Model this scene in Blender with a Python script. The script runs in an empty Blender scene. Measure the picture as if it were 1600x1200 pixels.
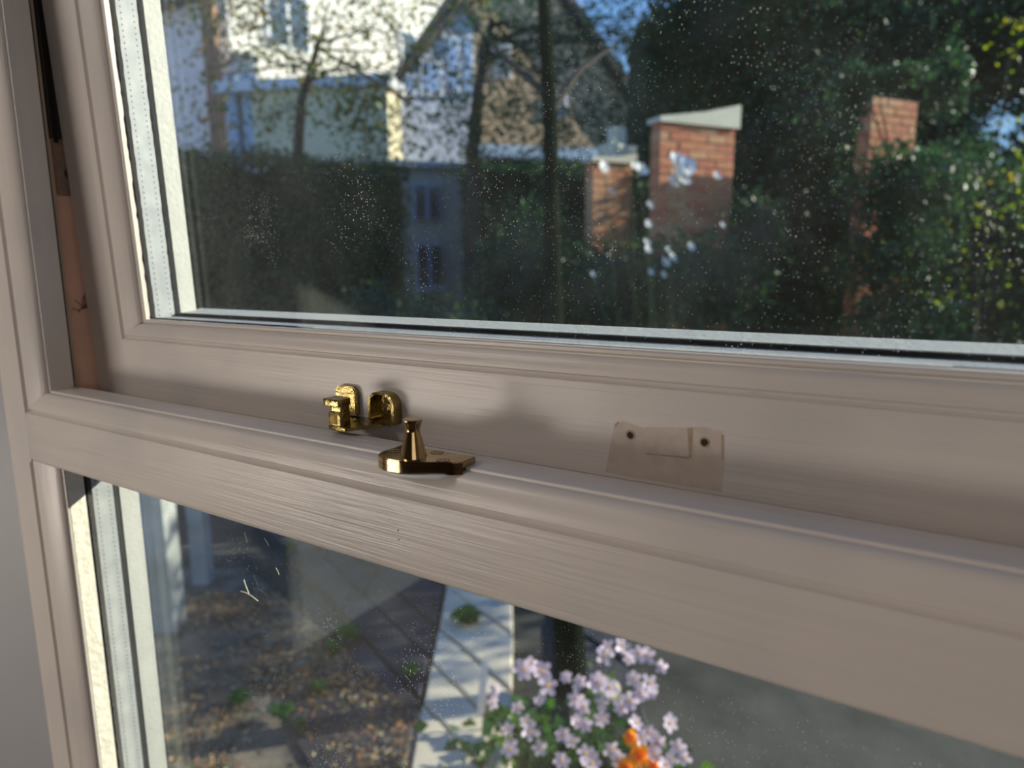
import bpy, bmesh, math, random
import numpy as np
from mathutils import Vector, Matrix

rnd = random.Random(7)
rng = np.random.default_rng(11)
COL = bpy.context.scene.collection
SC = bpy.context.scene

# ------------------------------------------------------------------ camera
YAW, PITCH, ROLL, FPX = 0.55923, 0.17123, 0.0061, 1060.0
_f = Vector((-math.sin(YAW) * math.cos(PITCH), math.cos(YAW) * math.cos(PITCH), -math.sin(PITCH)))
_r = Vector((math.cos(YAW), math.sin(YAW), 0))
_d = _f.cross(_r)
R_ = _r * math.cos(ROLL) + _d * math.sin(ROLL)
D_ = -_r * math.sin(ROLL) + _d * math.cos(ROLL)
CAM = Vector((0.228, -0.2576, 0.099))
cam_data = bpy.data.cameras.new('camera')
cam = bpy.data.objects.new('camera', cam_data)
COL.objects.link(cam)
M = Matrix((R_, -D_, -_f)).transposed().to_4x4()
M.translation = CAM
cam.matrix_world = M
cam_data.sensor_width = 36
cam_data.lens = FPX / 1600 * 36
cam_data.clip_start = 0.01
cam_data.clip_end = 300
cam_data.dof.use_dof = True
cam_data.dof.focus_distance = 0.40
cam_data.dof.aperture_fstop = 6.2
SC.camera = cam

# ------------------------------------------------------------------ light and exposure
SUN = Vector((0.63, 0.60, 0.35)).normalized()
w = bpy.data.worlds.new('sky')
SC.world = w
w.use_nodes = True
nt = w.node_tree
bg = nt.nodes['Background']
tc = nt.nodes.new('ShaderNodeTexCoord')
sp = nt.nodes.new('ShaderNodeSeparateXYZ')
sky = nt.nodes.new('ShaderNodeValToRGB')          # clear blue sky, paler towards the horizon
nt.links.new(tc.outputs['Generated'], sp.inputs[0])
nt.links.new(sp.outputs[2], sky.inputs[0])
el = sky.color_ramp.elements
el.new(0.5)
el.new(0.5)
for q_, (p_, c_) in enumerate(((0.0, (0.50, 0.66, 0.88, 1)), (0.12, (0.34, 0.58, 0.95, 1)), (0.40, (0.16, 0.38, 0.88, 1)), (1.0, (0.08, 0.22, 0.66, 1)))):
    el[q_].position = p_
    el[q_].color = c_
nt.links.new(sky.outputs[0], bg.inputs[0])
bg.inputs[1].default_value = 1.15
sl = bpy.data.lights.new('sun', 'SUN')
sl.energy = 9.5
sl.angle = math.radians(0.6)
sl.color = (1.0, 0.91, 0.76)
so = bpy.data.objects.new('sun', sl)
COL.objects.link(so)
so.rotation_euler = SUN.to_track_quat('Z', 'Y').to_euler()


def area(name, loc, target, sx, sy, power, color):
    l = bpy.data.lights.new(name, 'AREA')
    l.shape = 'RECTANGLE'
    l.size, l.size_y, l.energy, l.color = sx, sy, power, color
    o = bpy.data.objects.new(name, l)
    COL.objects.link(o)
    o.location = loc
    o.rotation_euler = (Vector(loc) - Vector(target)).to_track_quat('Z', 'Y').to_euler()
    return o


# added fill lamps behind the camera, in place of unseen room light
area('room_fill', (1.6, -1.6, 0.5), (-0.1, 0, 0), 1.3, 1.0, 5.0, (1.0, 0.95, 0.93))
area('room_fill_high', (-1.15, -1.25, 1.1), (-0.35, 0, 0), 0.8, 0.6, 9.0, (1.0, 0.94, 0.90))
area('room_fill_low', (-1.244, -1.376, -0.50), (-0.2, 0, -0.03), 1.15, 0.36, 10.5, (1.0, 0.90, 0.81))

vs = SC.view_settings
vs.view_transform = 'Standard'
vs.look = 'None'
vs.exposure = 0.0
vs.gamma = 1.0
vs.use_curve_mapping = False
SC.cycles.max_bounces = 8
SC.cycles.transparent_max_bounces = 24
SC.cycles.caustics_reflective = False
SC.cycles.caustics_refractive = False
SC.cycles.sample_clamp_indirect = 6


# ------------------------------------------------------------------ helpers
def at(px, py, depth):
    """world point that the photograph shows at (px, py), `depth` metres along the optical axis"""
    return CAM + (_f * FPX + R_ * (px - 800) + D_ * (py - 600)) * (depth / FPX)


GZ = -1.45


def on_ground(px, py, z=GZ):
    v = _f * FPX + R_ * (px - 800) + D_ * (py - 600)
    return CAM + v * ((z - CAM.z) / v.z)


def nodes_mat(name):
    m = bpy.data.materials.new(name)
    m.use_nodes = True
    t = m.node_tree
    return m, t, t.nodes['Principled BSDF'], t.nodes['Material Output']


def N(t, kind, **kw):
    n = t.nodes.new(kind)
    for k, v in kw.items():
        if k.startswith('i_'):
            n.inputs[k[2:].replace('_', ' ')].default_value = v
        else:
            setattr(n, k, v)
    return n


def mapped(t, scale, coord='Object'):
    c = N(t, 'ShaderNodeTexCoord')
    m = N(t, 'ShaderNodeMapping')
    m.inputs['Scale'].default_value = scale
    t.links.new(c.outputs[coord], m.inputs[0])
    return m.outputs[0]


def ramp(t, fac, stops):
    r = N(t, 'ShaderNodeValToRGB')
    e = r.color_ramp.elements
    while len(e) < len(stops):
        e.new(0.5)
    for k, (p, c) in enumerate(stops):
        e[k].position = p
        e[k].color = (*c, 1) if len(c) == 3 else c
    t.links.new(fac, r.inputs[0])
    return r.outputs[0]


def simple(name, col, rough=0.6, metal=0.0, vary=0.0, scale=20, bump=0.0, bscale=200):
    m, t, b, o = nodes_mat(name)
    b.inputs['Roughness'].default_value = rough
    b.inputs['Metallic'].default_value = metal
    b.inputs['Base Color'].default_value = (*col, 1)
    if vary:
        n = N(t, 'ShaderNodeTexNoise', i_Scale=scale, i_Detail=5.0)
        t.links.new(mapped(t, (1, 1, 1)), n.inputs['Vector'])
        c0 = tuple(max(0, x * (1 - vary)) for x in col)
        c1 = tuple(min(1, x * (1 + vary)) for x in col)
        t.links.new(ramp(t, n.outputs[0], [(0.3, c0), (0.7, c1)]), b.inputs['Base Color'])
    if bump:
        n2 = N(t, 'ShaderNodeTexNoise', i_Scale=bscale, i_Detail=4.0)
        t.links.new(mapped(t, (1, 1, 1)), n2.inputs['Vector'])
        bp = N(t, 'ShaderNodeBump', i_Strength=bump, i_Distance=0.002)
        t.links.new(n2.outputs[0], bp.inputs['Height'])
        t.links.new(bp.outputs[0], b.inputs['Normal'])
    return m


def paint(name, along, col=(0.68, 0.615, 0.56)):
    """brushed off-white gloss paint, brush marks running along the piece"""
    m, t, b, o = nodes_mat(name)
    s1 = {'X': (9, 420, 420), 'Z': (420, 420, 9)}[along]
    s2 = {'X': (5, 110, 110), 'Z': (110, 110, 5)}[along]
    n1 = N(t, 'ShaderNodeTexNoise', i_Scale=1.0, i_Detail=3.0, i_Roughness=0.6, i_Distortion=0.25)
    t.links.new(mapped(t, s1), n1.inputs['Vector'])
    n2 = N(t, 'ShaderNodeTexNoise', i_Scale=1.0, i_Detail=2.0)
    t.links.new(mapped(t, s2), n2.inputs['Vector'])
    n3 = N(t, 'ShaderNodeTexNoise', i_Scale=9.0, i_Detail=3.0)
    t.links.new(mapped(t, (1, 1, 1)), n3.inputs['Vector'])
    ad = N(t, 'ShaderNodeMath', operation='ADD')
    t.links.new(n1.outputs[0], ad.inputs[0])
    t.links.new(n2.outputs[0], ad.inputs[1])
    # brush marks are strong in some patches and faint in others
    pm = N(t, 'ShaderNodeMapRange')
    pm.inputs['From Min'].default_value = 0.42
    pm.inputs['From Max'].default_value = 0.66
    pm.inputs['To Min'].default_value = 0.12
    pm.inputs['To Max'].default_value = 0.6
    t.links.new(n3.outputs[0], pm.inputs['Value'])
    bp = N(t, 'ShaderNodeBump', i_Distance=0.0011)
    t.links.new(pm.outputs[0], bp.inputs['Strength'])
    t.links.new(ad.outputs[0], bp.inputs['Height'])
    t.links.new(bp.outputs[0], b.inputs['Normal'])
    c = ramp(t, n2.outputs[0], [(0.25, tuple(x * 0.94 for x in col)), (0.6, col), (0.8, tuple(min(1, x * 1.05) for x in col))])
    mix = N(t, 'ShaderNodeMix', data_type='RGBA')
    mix.inputs[7].default_value = (col[0] * 0.86, col[1] * 0.88, col[2] * 0.91, 1)
    mr = N(t, 'ShaderNodeMapRange')
    mr.inputs['From Min'].default_value = 0.5
    mr.inputs['From Max'].default_value = 0.75
    t.links.new(n3.outputs[0], mr.inputs['Value'])
    t.links.new(mr.outputs[0], mix.inputs[0])
    t.links.new(c, mix.inputs[6])
    t.links.new(mix.outputs[2], b.inputs['Base Color'])
    b.inputs['Roughness'].default_value = 0.32
    return m


def brass_mat(name, base, rough, cast=0.0):
    m, t, b, o = nodes_mat(name)
    b.inputs['Metallic'].default_value = 1.0
    n = N(t, 'ShaderNodeTexNoise', i_Scale=160.0, i_Detail=4.0)
    t.links.new(mapped(t, (1, 1, 1)), n.inputs['Vector'])
    t.links.new(ramp(t, n.outputs[0], [(0.3, tuple(x * 0.72 for x in base)), (0.65, base)]), b.inputs['Base Color'])
    r = ramp(t, n.outputs[0], [(0.3, (rough * 1.8,) * 3), (0.7, (rough * 0.7,) * 3)])
    t.links.new(r, b.inputs['Roughness'])
    if cast:
        n2 = N(t, 'ShaderNodeTexNoise', i_Scale=420.0, i_Detail=2.0)
        t.links.new(mapped(t, (1, 1, 1)), n2.inputs['Vector'])
        bp = N(t, 'ShaderNodeBump', i_Strength=cast, i_Distance=0.0006)
        t.links.new(n2.outputs[0], bp.inputs['Height'])
        t.links.new(bp.outputs[0], b.inputs['Normal'])
    return m


def glass_mat(name, dirt_seed, haze=0.02, specks=1.0):
    """window glass: Schlick reflection over clear transmission, with a film of dust that scatters light"""
    m, t, b, o = nodes_mat(name)
    t.nodes.remove(b)
    lw = N(t, 'ShaderNodeLayerWeight', i_Blend=0.5)
    pw = N(t, 'ShaderNodeMath', operation='POWER')
    pw.inputs[1].default_value = 5.0
    ml = N(t, 'ShaderNodeMath', operation='MULTIPLY_ADD')
    ml.inputs[1].default_value = 0.96
    ml.inputs[2].default_value = 0.04
    t.links.new(lw.outputs['Facing'], pw.inputs[0])
    t.links.new(pw.outputs[0], ml.inputs[0])
    tr = N(t, 'ShaderNodeBsdfTransparent')
    tr.inputs[0].default_value = (0.965, 0.985, 0.975, 1)
    gl = N(t, 'ShaderNodeBsdfGlossy')
    gl.inputs['Roughness'].default_value = 0.0
    mx = N(t, 'ShaderNodeMixShader')
    t.links.new(ml.outputs[0], mx.inputs[0])
    t.links.new(tr.outputs[0], mx.inputs[1])
    t.links.new(gl.outputs[0], mx.inputs[2])
    out = mx.outputs[0]
    if haze or specks:
        df = N(t, 'ShaderNodeBsdfDiffuse')
        df.inputs[0].default_value = (0.85, 0.85, 0.82, 1)
        tl = N(t, 'ShaderNodeBsdfTranslucent')
        tl.inputs[0].default_value = (0.85, 0.85, 0.82, 1)
        dd = N(t, 'ShaderNodeMixShader')
        dd.inputs[0].default_value = 0.6
        t.links.new(df.outputs[0], dd.inputs[1])
        t.links.new(tl.outputs[0], dd.inputs[2])
        co = N(t, 'ShaderNodeTexCoord')
        mp = N(t, 'ShaderNodeMapping')
        mp.inputs['Location'].default_value = (dirt_seed, 0, dirt_seed * 1.7)
        t.links.new(co.outputs['Object'], mp.inputs[0])
        # smears: wiped streaks, large and faint
        n = N(t, 'ShaderNodeTexNoise', i_Scale=14.0, i_Detail=6.0, i_Distortion=1.2)
        t.links.new(mp.outputs[0], n.inputs['Vector'])
        h = N(t, 'ShaderNodeMapRange')
        h.inputs['From Min'].default_value = 0.4
        h.inputs['From Max'].default_value = 0.75
        h.inputs['To Min'].default_value = haze * 0.4
        h.inputs['To Max'].default_value = haze * 2.2
        t.links.new(n.outputs[0], h.inputs['Value'])
        # dust specks: few per square centimetre, clustered
        v = N(t, 'ShaderNodeTexVoronoi', i_Scale=430.0)
        t.links.new(mp.outputs[0], v.inputs['Vector'])
        th = N(t, 'ShaderNodeMath', operation='LESS_THAN')
        n4 = N(t, 'ShaderNodeTexNoise', i_Scale=22.0, i_Detail=5.0)
        t.links.new(mp.outputs[0], n4.inputs['Vector'])
        rr = N(t, 'ShaderNodeMapRange')
        rr.inputs['From Min'].default_value = 0.52
        rr.inputs['From Max'].default_value = 0.72
        rr.inputs['To Min'].default_value = 0.07
        rr.inputs['To Max'].default_value = 0.17
        t.links.new(n4.outputs[0], rr.inputs['Value'])
        t.links.new(v.outputs['Distance'], th.inputs[0])
        t.links.new(rr.outputs[0], th.inputs[1])
        sp = N(t, 'ShaderNodeMath', operation='MULTIPLY_ADD')
        sp.inputs[1].default_value = 0.45 * specks
        t.links.new(th.outputs[0], sp.inputs[0])
        t.links.new(h.outputs[0], sp.inputs[2])
        m2 = N(t, 'ShaderNodeMixShader')
        t.links.new(sp.outputs[0], m2.inputs[0])
        t.links.new(out, m2.inputs[1])
        t.links.new(dd.outputs[0], m2.inputs[2])
        out = m2.outputs[0]
    t.links.new(out, o.inputs[0])
    return m


def leaf_mat(name, cols, trans=0.35, gloss=0.45):
    m, t, b, o = nodes_mat(name)
    g = N(t, 'ShaderNodeNewGeometry')
    k = len(cols)
    c = ramp(t, g.outputs['Random Per Island'], [(i / max(1, k - 1), col) for i, col in enumerate(cols)])
    t.links.new(c, b.inputs['Base Color'])
    b.inputs['Roughness'].default_value = gloss
    b.inputs['Specular IOR Level'].default_value = 0.3
    tl = N(t, 'ShaderNodeBsdfTranslucent')
    hs = N(t, 'ShaderNodeHueSaturation', i_Value=1.6, i_Saturation=1.15)
    t.links.new(c, hs.inputs['Color'])
    t.links.new(hs.outputs[0], tl.inputs[0])
    mx = N(t, 'ShaderNodeMixShader')
    mx.inputs[0].default_value = trans
    t.links.new(b.outputs[0], mx.inputs[1])
    t.links.new(tl.outputs[0], mx.inputs[2])
    t.links.new(mx.outputs[0], o.inputs[0])
    return m


def brick_wall_mat(name, c1, c2, mortar, sc=1.0):
    m, t, b, o = nodes_mat(name)
    br = N(t, 'ShaderNodeTexBrick')
    br.inputs['Color1'].default_value = (*c1, 1)
    br.inputs['Color2'].default_value = (*c2, 1)
    br.inputs['Mortar'].default_value = (*mortar, 1)
    br.inputs['Scale'].default_value = 1.0
    br.inputs['Brick Width'].default_value = 0.225 * sc
    br.inputs['Row Height'].default_value = 0.075 * sc
    br.inputs['Mortar Size'].default_value = 0.010 * sc
    t.links.new(mapped(t, (1, 1, 1), 'UV'), br.inputs['Vector'])
    t.links.new(br.outputs[0], b.inputs['Base Color'])
    b.inputs['Roughness'].default_value = 0.9
    return m


def link(name, me, mat=None, parent=None):
    o = bpy.data.objects.new(name, me)
    COL.objects.link(o)
    if mat is not None:
        me.materials.append(mat)
    if parent is not None:
        o.parent = parent
    return o


def tag(o, label=None, cat=None, group=None, kind=None):
    for k, v in (('label', label), ('category', cat), ('group', group), ('kind', kind)):
        if v:
            o[k] = v
    return o


def empty(name, loc=(0, 0, 0), label=None, cat=None, group=None, kind=None):
    o = bpy.data.objects.new(name, None)
    COL.objects.link(o)
    o.location = loc
    o.empty_display_size = 0.02
    return tag(o, label, cat, group, kind)


def bm_obj(name, bm, mat, parent=None, smooth=False):
    bmesh.ops.recalc_face_normals(bm, faces=bm.faces)
    me = bpy.data.meshes.new(name)
    bm.to_mesh(me)
    bm.free()
    if smooth:
        for p in me.polygons:
            p.use_smooth = True
        try:
            me.set_sharp_from_angle(angle=math.radians(35))
        except Exception:
            pass
    return link(name, me, mat, parent)


def prism(bm, poly, end_a, end_b):
    """poly: list of 2-D points; end_a/end_b map a 2-D point to its 3-D place at each end"""
    a = [bm.verts.new(end_a(p)) for p in poly]
    b = [bm.verts.new(end_b(p)) for p in poly]
    n = len(poly)
    for i in range(n):
        bm.faces.new((a[i], a[(i + 1) % n], b[(i + 1) % n], b[i]))
    fa = bm.faces.new(list(reversed(a)))
    fb = bm.faces.new(b)
    bmesh.ops.triangulate(bm, faces=[fa, fb])
    return a, b


def box(bm, x0, x1, y0, y1, z0, z1, bev=0.0, rot=None, about=None):
    v = [bm.verts.new((x, y, z)) for x in (x0, x1) for y in (y0, y1) for z in (z0, z1)]
    F = [(0, 1, 3, 2), (4, 6, 7, 5), (0, 4, 5, 1), (2, 3, 7, 6), (0, 2, 6, 4), (1, 5, 7, 3)]
    fs = [bm.faces.new([v[i] for i in f]) for f in F]
    if bev:
        es = list({e for f in fs for e in f.edges})
        r = bmesh.ops.bevel(bm, geom=es, offset=bev, segments=2, affect='EDGES', profile=0.6)
        v = list({vv for f in r['faces'] for vv in f.verts})
    if rot is not None:
        bmesh.ops.rotate(bm, verts=v, cent=about or (0, 0, 0), matrix=rot)
    return v


def lathe(bm, prof, cx, cy, z0, seg=40):
    rings = []
    for r, z in prof:
        if r < 1e-6:
            rings.append([bm.verts.new((cx, cy, z0 + z))])
        else:
            rings.append([bm.verts.new((cx + r * math.cos(2 * math.pi * k / seg), cy + r * math.sin(2 * math.pi * k / seg), z0 + z)) for k in range(seg)])
    for a, b in zip(rings, rings[1:]):
        for k in range(seg):
            k2 = (k + 1) % seg
            if len(a) == 1 and len(b) == 1:
                continue
            if len(a) == 1:
                bm.faces.new((a[0], b[k2], b[k]))
            elif len(b) == 1:
                bm.faces.new((a[k], a[k2], b[0]))
            else:
                bm.faces.new((a[k], a[k2], b[k2], b[k]))


def tube(bm, pts, radii, seg=8):
    pts = [Vector(p) for p in pts]
    prev = None
    n = len(pts)
    for i, p in enumerate(pts):
        d = (pts[min(i + 1, n - 1)] - pts[max(i - 1, 0)]).normalized()
        u = d.orthogonal().normalized()
        if prev is not None:
            u = (prev[1] - d * prev[1].dot(d)).normalized()
        v = d.cross(u)
        r = radii[i] if hasattr(radii, '__len__') else radii
        ring = [bm.verts.new(p + (u * math.cos(2 * math.pi * k / seg) + v * math.sin(2 * math.pi * k / seg)) * r) for k in range(seg)]
        if prev is not None:
            for k in range(seg):
                bm.faces.new((prev[0][k], prev[0][(k + 1) % seg], ring[(k + 1) % seg], ring[k]))
        else:
            bm.faces.new(list(reversed(ring)))
        prev = (ring, u)
    bm.faces.new(prev[0])


mm = 0.001

# ------------------------------------------------------------------ materials
P_X = paint('cream_paint_horizontal', 'X')
P_Z = paint('cream_paint_vertical', 'Z')
OLD = simple('old_peach_primer', (0.80, 0.50, 0.38), 0.6, vary=0.10, scale=30)
WHITE_OUT = simple('white_exterior_paint', (0.52, 0.52, 0.49), 0.5, vary=0.05, scale=40, bump=0.25, bscale=300)
SEAL = simple('black_glazing_seal', (0.008, 0.009, 0.012), 0.75, bump=0.6, bscale=260)
SEAL.node_tree.nodes['Principled BSDF'].inputs['Specular IOR Level'].default_value = 0.12
DARK = simple('dark_gap_strip', (0.02, 0.018, 0.016), 0.8)
BRASS_POL = brass_mat('polished_brass', (0.50, 0.36, 0.18), 0.10)
BRASS_CAST = brass_mat('cast_brass', (0.38, 0.29, 0.115), 0.20, 0.55)
STEEL = simple('dark_hinge_steel', (0.05, 0.045, 0.04), 0.4, 0.9)
GLASS_IN = glass_mat('dusty_inner_glass', 3.1, 0.0032, 0.8)
GLASS_OUT = glass_mat('weathered_outer_glass', 7.7, 0.0032, 0.2)


def spacer_mat(name, axis):
    """aluminium spacer bar with two rows of fine perforations"""
    m, t, b, o = nodes_mat(name)
    b.inputs['Metallic'].default_value = 0.15
    b.inputs['Roughness'].default_value = 0.6
    co = N(t, 'ShaderNodeTexCoord')
    sx = N(t, 'ShaderNodeSeparateXYZ')
    t.links.new(co.outputs['Object'], sx.inputs[0])

    def math2(op, a, bb=None, c=None):
        n = N(t, 'ShaderNodeMath', operation=op)
        for k, v in enumerate((a, bb, c)):
            if v is None:
                continue
            if isinstance(v, (int, float)):
                n.inputs[k].default_value = v
            else:
                t.links.new(v, n.inputs[k])
        return n.outputs[0]
    L = sx.outputs[axis]
    Yc = sx.outputs[1]
    fr = math2('SUBTRACT', math2('FRACT', math2('MULTIPLY', L, 1 / 0.0043)), 0.5)
    dl = math2('MULTIPLY', fr, 0.0043)
    dots = None
    for yc in (0.0035, 0.0135):
        dy = math2('SUBTRACT', Yc, yc)
        rr = math2('SQRT', math2('ADD', math2('MULTIPLY', dl, dl), math2('MULTIPLY', dy, dy)))
        d = math2('LESS_THAN', rr, 0.00062)
        dots = d if dots is None else math2('MAXIMUM', dots, d)
    mx = N(t, 'ShaderNodeMix', data_type='RGBA')
    t.links.new(dots, mx.inputs[0])
    n = N(t, 'ShaderNodeTexNoise', i_Scale=60.0, i_Detail=3.0)
    t.links.new(co.outputs['Object'], n.inputs['Vector'])
    t.links.new(ramp(t, n.outputs[0], [(0.3, (0.28, 0.30, 0.33)), (0.7, (0.38, 0.40, 0.42))]), mx.inputs[6])
    mx.inputs[7].default_value = (0.06, 0.07, 0.08, 1)
    t.links.new(mx.outputs[2], b.inputs['Base Color'])
    return m


SPACER_Z = spacer_mat('aluminium_spacer_upright', 2)
SPACER_X = spacer_mat('aluminium_spacer_level', 0)

# ------------------------------------------------------------------ room shell (mostly behind the camera)
WALLP = simple('room_wall_paint', (0.34, 0.33, 0.32), 0.85, vary=0.03, scale=4)
WARMP = simple('room_warm_wall', (0.42, 0.34, 0.26), 0.85, vary=0.03, scale=3)
LWALL = simple('pale_grey_satin_paint', (0.36, 0.36, 0.375), 0.5, vary=0.04, scale=8, bump=0.1, bscale=120)


def slab(name, x0, x1, y0, y1, z0, z1, mat):
    bm = bmesh.new()
    box(bm, x0, x1, y0, y1, z0, z1)
    return tag(bm_obj(name, bm, mat), kind='structure')


JX0 = -457 * mm
# splayed bay post left of the window, meeting the frame at JX0
bm = bmesh.new()
dv = Vector((-1, -0.30)).normalized()
nv = Vector((dv.y, -dv.x))
pl = [Vector((JX0, 0.0)), Vector((JX0, 0)) + dv * 0.9, Vector((JX0, 0)) + dv * 0.9 + Vector((0.0, 0.35)), Vector((JX0, 0.06))]
prism(bm, pl, lambda p: (p[0], p[1], -1.25), lambda p: (p[0], p[1], 1.25))
tag(bm_obj('wall_left', bm, LWALL), kind='structure')
slab('floor', -1.6, 2.3, -3.7, 0.09, -1.30, -1.25, simple('oak_floor', (0.12, 0.08, 0.05), 0.5, vary=0.2, scale=6))
slab('ceiling', -1.6, 2.3, -3.7, 0.09, 1.25, 1.30, WALLP)
slab('wall_back', -1.6, 2.3, -3.75, -3.7, -1.25, 1.25, WARMP)
slab('wall_right', 2.25, 2.3, -3.7, 0.09, -1.25, 1.25, WARMP)
slab('wall_side', -1.65, -1.6, -3.7, -0.2, -1.25, 1.25, WALLP)
slab('wall_front', 0.93, 2.3, 0.0, 0.25, -1.25, 1.25, WALLP)
slab('wall_under', JX0, 0.93, 0.0, 0.25, -1.25, -0.80, WALLP)
slab('wall_over', JX0, 0.93, 0.0, 0.25, 0.82, 1.25, WALLP)


# ------------------------------------------------------------------ fixed window frame: window_1
def ell(c, a, b, t0, t1, n, sx=1, sy=1):
    return [(c[0] + sx * a * math.sin(math.radians(t0 + (t1 - t0) * k / n)), c[1] + sy * b * math.cos(math.radians(t0 + (t1 - t0) * k / n))) for k in range(n + 1)]


win = empty('window_1', (0, 0, 0), kind='structure')
# moulded run: (u, y), u = distance back from the arris
XL, XR = -390, 905


def moulding_profile(wd):
    p = [(0, 27), (0, 9.6), (0.25, 8.9), (0.9, 8.6), (1.6, 8.7)]
    for k in range(11):
        a = math.radians(90 - 9 * k)
        p.append((wd - 4.0 - (wd - 5.8) * math.sin(a), 8.6 - 7.6 * math.cos(a)))
    p += [(wd - 3.2, 2.6), (wd - 2.2, 3.0), (wd - 1.0, 1.6), (wd, 0.0)]
    return p


# transom: profile in (y, z)
mp = moulding_profile(20.5)
tp = [(y, -u) for u, y in mp] + [(0, -59.6)] + [(4.0 - 4.0 * math.cos(math.radians(a)), -59.6 - 3.9 * math.sin(math.radians(a))) for a in (20, 40, 60, 80)] + \
     [(5, -63.5), (24, -63.5), (24, -57), (52, -57), (52, -63), (76, -63), (79, -58), (79, -16), (30, -12), (30, 0)]
bm = bmesh.new()
KM = 1.42


def tr_a(p):
    y, z = p
    x = XL + z * KM if (z > -20.6 and y < 26) else (XL - 30 if y < 26 else XL - 12)
    return (x * mm, y * mm, z * mm)


prism(bm, tp, tr_a, lambda p: (XR * mm, p[0] * mm, p[1] * mm))
bm_obj('transom', bm, P_X, win, True)
# upper jamb moulding
mj = moulding_profile(29)
mj = mj + [(29, 27)]
bm = bmesh.new()
prism(bm, mj, lambda p: ((XL - p[0]) * mm, p[1] * mm, -min(p[0], 29) / KM * mm), lambda p: ((XL - p[0]) * mm, p[1] * mm, 0.82))
bm_obj('jamb_moulding', bm, P_Z, win, True)
# jamb board behind and beside it
bm = bmesh.new()
jb = [(-457, 0), (-419.5, 0), (-419.5, 27), (-402, 27), (-402, 76), (-457, 76)]
prism(bm, jb, lambda p: (p[0] * mm, p[1] * mm, -63.5 * mm), lambda p: (p[0] * mm, p[1] * mm, 0.82))
jb2 = [(-457, 0), (-423, 0), (-423, 60), (-457, 60)]
prism(bm, jb2, lambda p: (p[0] * mm, p[1] * mm, -0.80), lambda p: (p[0] * mm, p[1] * mm, -63.5 * mm))
bm_obj('jamb', bm, P_Z, win)
# old primer showing inside the opening's rebate, and the weather seal beside it
bm = bmesh.new()
box(bm, -402.0 * mm, -401.4 * mm, 30.5 * mm, 75.5 * mm, -11.5 * mm, 0.82)
bm_obj('rebate_lining', bm, OLD, win)
bm = bmesh.new()
box(bm, -401.9 * mm, -393.5 * mm, 27.1 * mm, 29.6 * mm, -4 * mm, 0.82)
bm_obj('weather_seal', bm, DARK, win)
bm = bmesh.new()
box(bm, -401.5 * mm, -399.4 * mm, 30.0 * mm, 34.6 * mm, -10 * mm, 0.82, 0.0004)
bm_obj('seal_bead', bm, paint('bead_paint', 'Z', (0.62, 0.52, 0.42)), win)
# lower fixed light: left moulding, sun-lit reveal, outer bead
LX = -385
bm = bmesh.new()
ml_ = moulding_profile(38)
lo = [(LX - u, y) for u, y in ml_[1:]]
lo = [(LX, 23.3)] + lo + [(LX - 38, 23.3)]
prism(bm, lo, lambda p: (p[0] * mm, p[1] * mm, -0.80), lambda p: (p[0] * mm, p[1] * mm, -59 * mm))
bm_obj('lower_moulding', bm, P_Z, win, True)
bm = bmesh.new()
box(bm, (LX - 0.5) * mm, (LX + 0.35) * mm, 10.5 * mm, 23.4 * mm, -0.80, -61 * mm)
bm_obj('inner_bead_face', bm, simple('cracked_cream_paint', (0.66, 0.62, 0.54), 0.6, vary=0.10, scale=90, bump=0.7, bscale=180), win)
bm = bmesh.new()
prism(bm, [(LX + 1.5, 51.6), (LX + 2, 68), (LX - 38, 72), (LX - 38, 51.6)], lambda p: (p[0] * mm, p[1] * mm, -0.80), lambda p: (p[0] * mm, p[1] * mm, -62 * mm))
bm_obj('outer_bead', bm, WHITE_OUT, win)


def wavy_strip(name, x, y0, y1, z0, z1, parent, n=90, amp=0.9, axis='Z', u=0.0):
    """black sealant squeezed along a glazing edge, with a ragged side"""
    bm = bmesh.new()
    rows = []
    for k in range(n + 1):
        z = z0 + (z1 - z0) * k / n
        a0 = rnd.uniform(-amp, amp) * 0.8
        a1 = rnd.uniform(-amp, amp) * 0.35
        q = [(y0 + a0, x - 2), (y0 + a0, x + 0.2), ((y0 + y1) / 2, x + 0.9), (y1 + a1, x + 0.2), (y1 + a1, x - 2)]
        if axis == 'Z':
            rows.append([bm.verts.new((xx * mm, yy * mm, z * mm)) for yy, xx in q])
        else:
            rows.append([bm.verts.new((z * mm, yy * mm, xx * mm)) for yy, xx in q])
    for a, b in zip(rows, rows[1:]):
        for i in range(4):
            bm.faces.new((a[i], a[i + 1], b[i + 1], b[i]))
        bm.faces.new((a[4], a[0], b[0], b[4]))
    bm.faces.new(rows[0])
    bm.faces.new(list(reversed(rows[-1])))
    return bm_obj(name, bm, SEAL, parent, True)


wavy_strip('sealant', LX, 23.6, 29.0, -795, -62, win, 160)
wavy_strip('sealant', LX, 47.2, 51.8, -795, -62, win, 80, 0.3)


def spacer(parent, x, y0, wd, z0, z1, axis='Z'):
    bm = bmesh.new()
    if axis == 'Z':
        box(bm, -8 * mm, 0, 0, wd * mm, 0, (z1 - z0) * mm)
        o = bm_obj('spacer_bar', bm, SPACER_Z, parent)
        o.location = (x * mm, y0 * mm, z0 * mm)
    else:
        box(bm, 0, (z1 - z0) * mm, 0, wd * mm, -8 * mm, 0)
        o = bm_obj('spacer_bar', bm, SPACER_X, parent)
        o.location = (z0 * mm, y0 * mm, x * mm)
    return o


spacer(win, LX, 29.4, 17.4, -795, -58)


def pane(name, parent, x0, x1, y0, y1, z0, z1, mat):
    bm = bmesh.new()
    box(bm, x0 * mm, x1 * mm, y0 * mm, y1 * mm, z0 * mm, z1 * mm)
    return bm_obj(name, bm, mat, parent)


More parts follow.
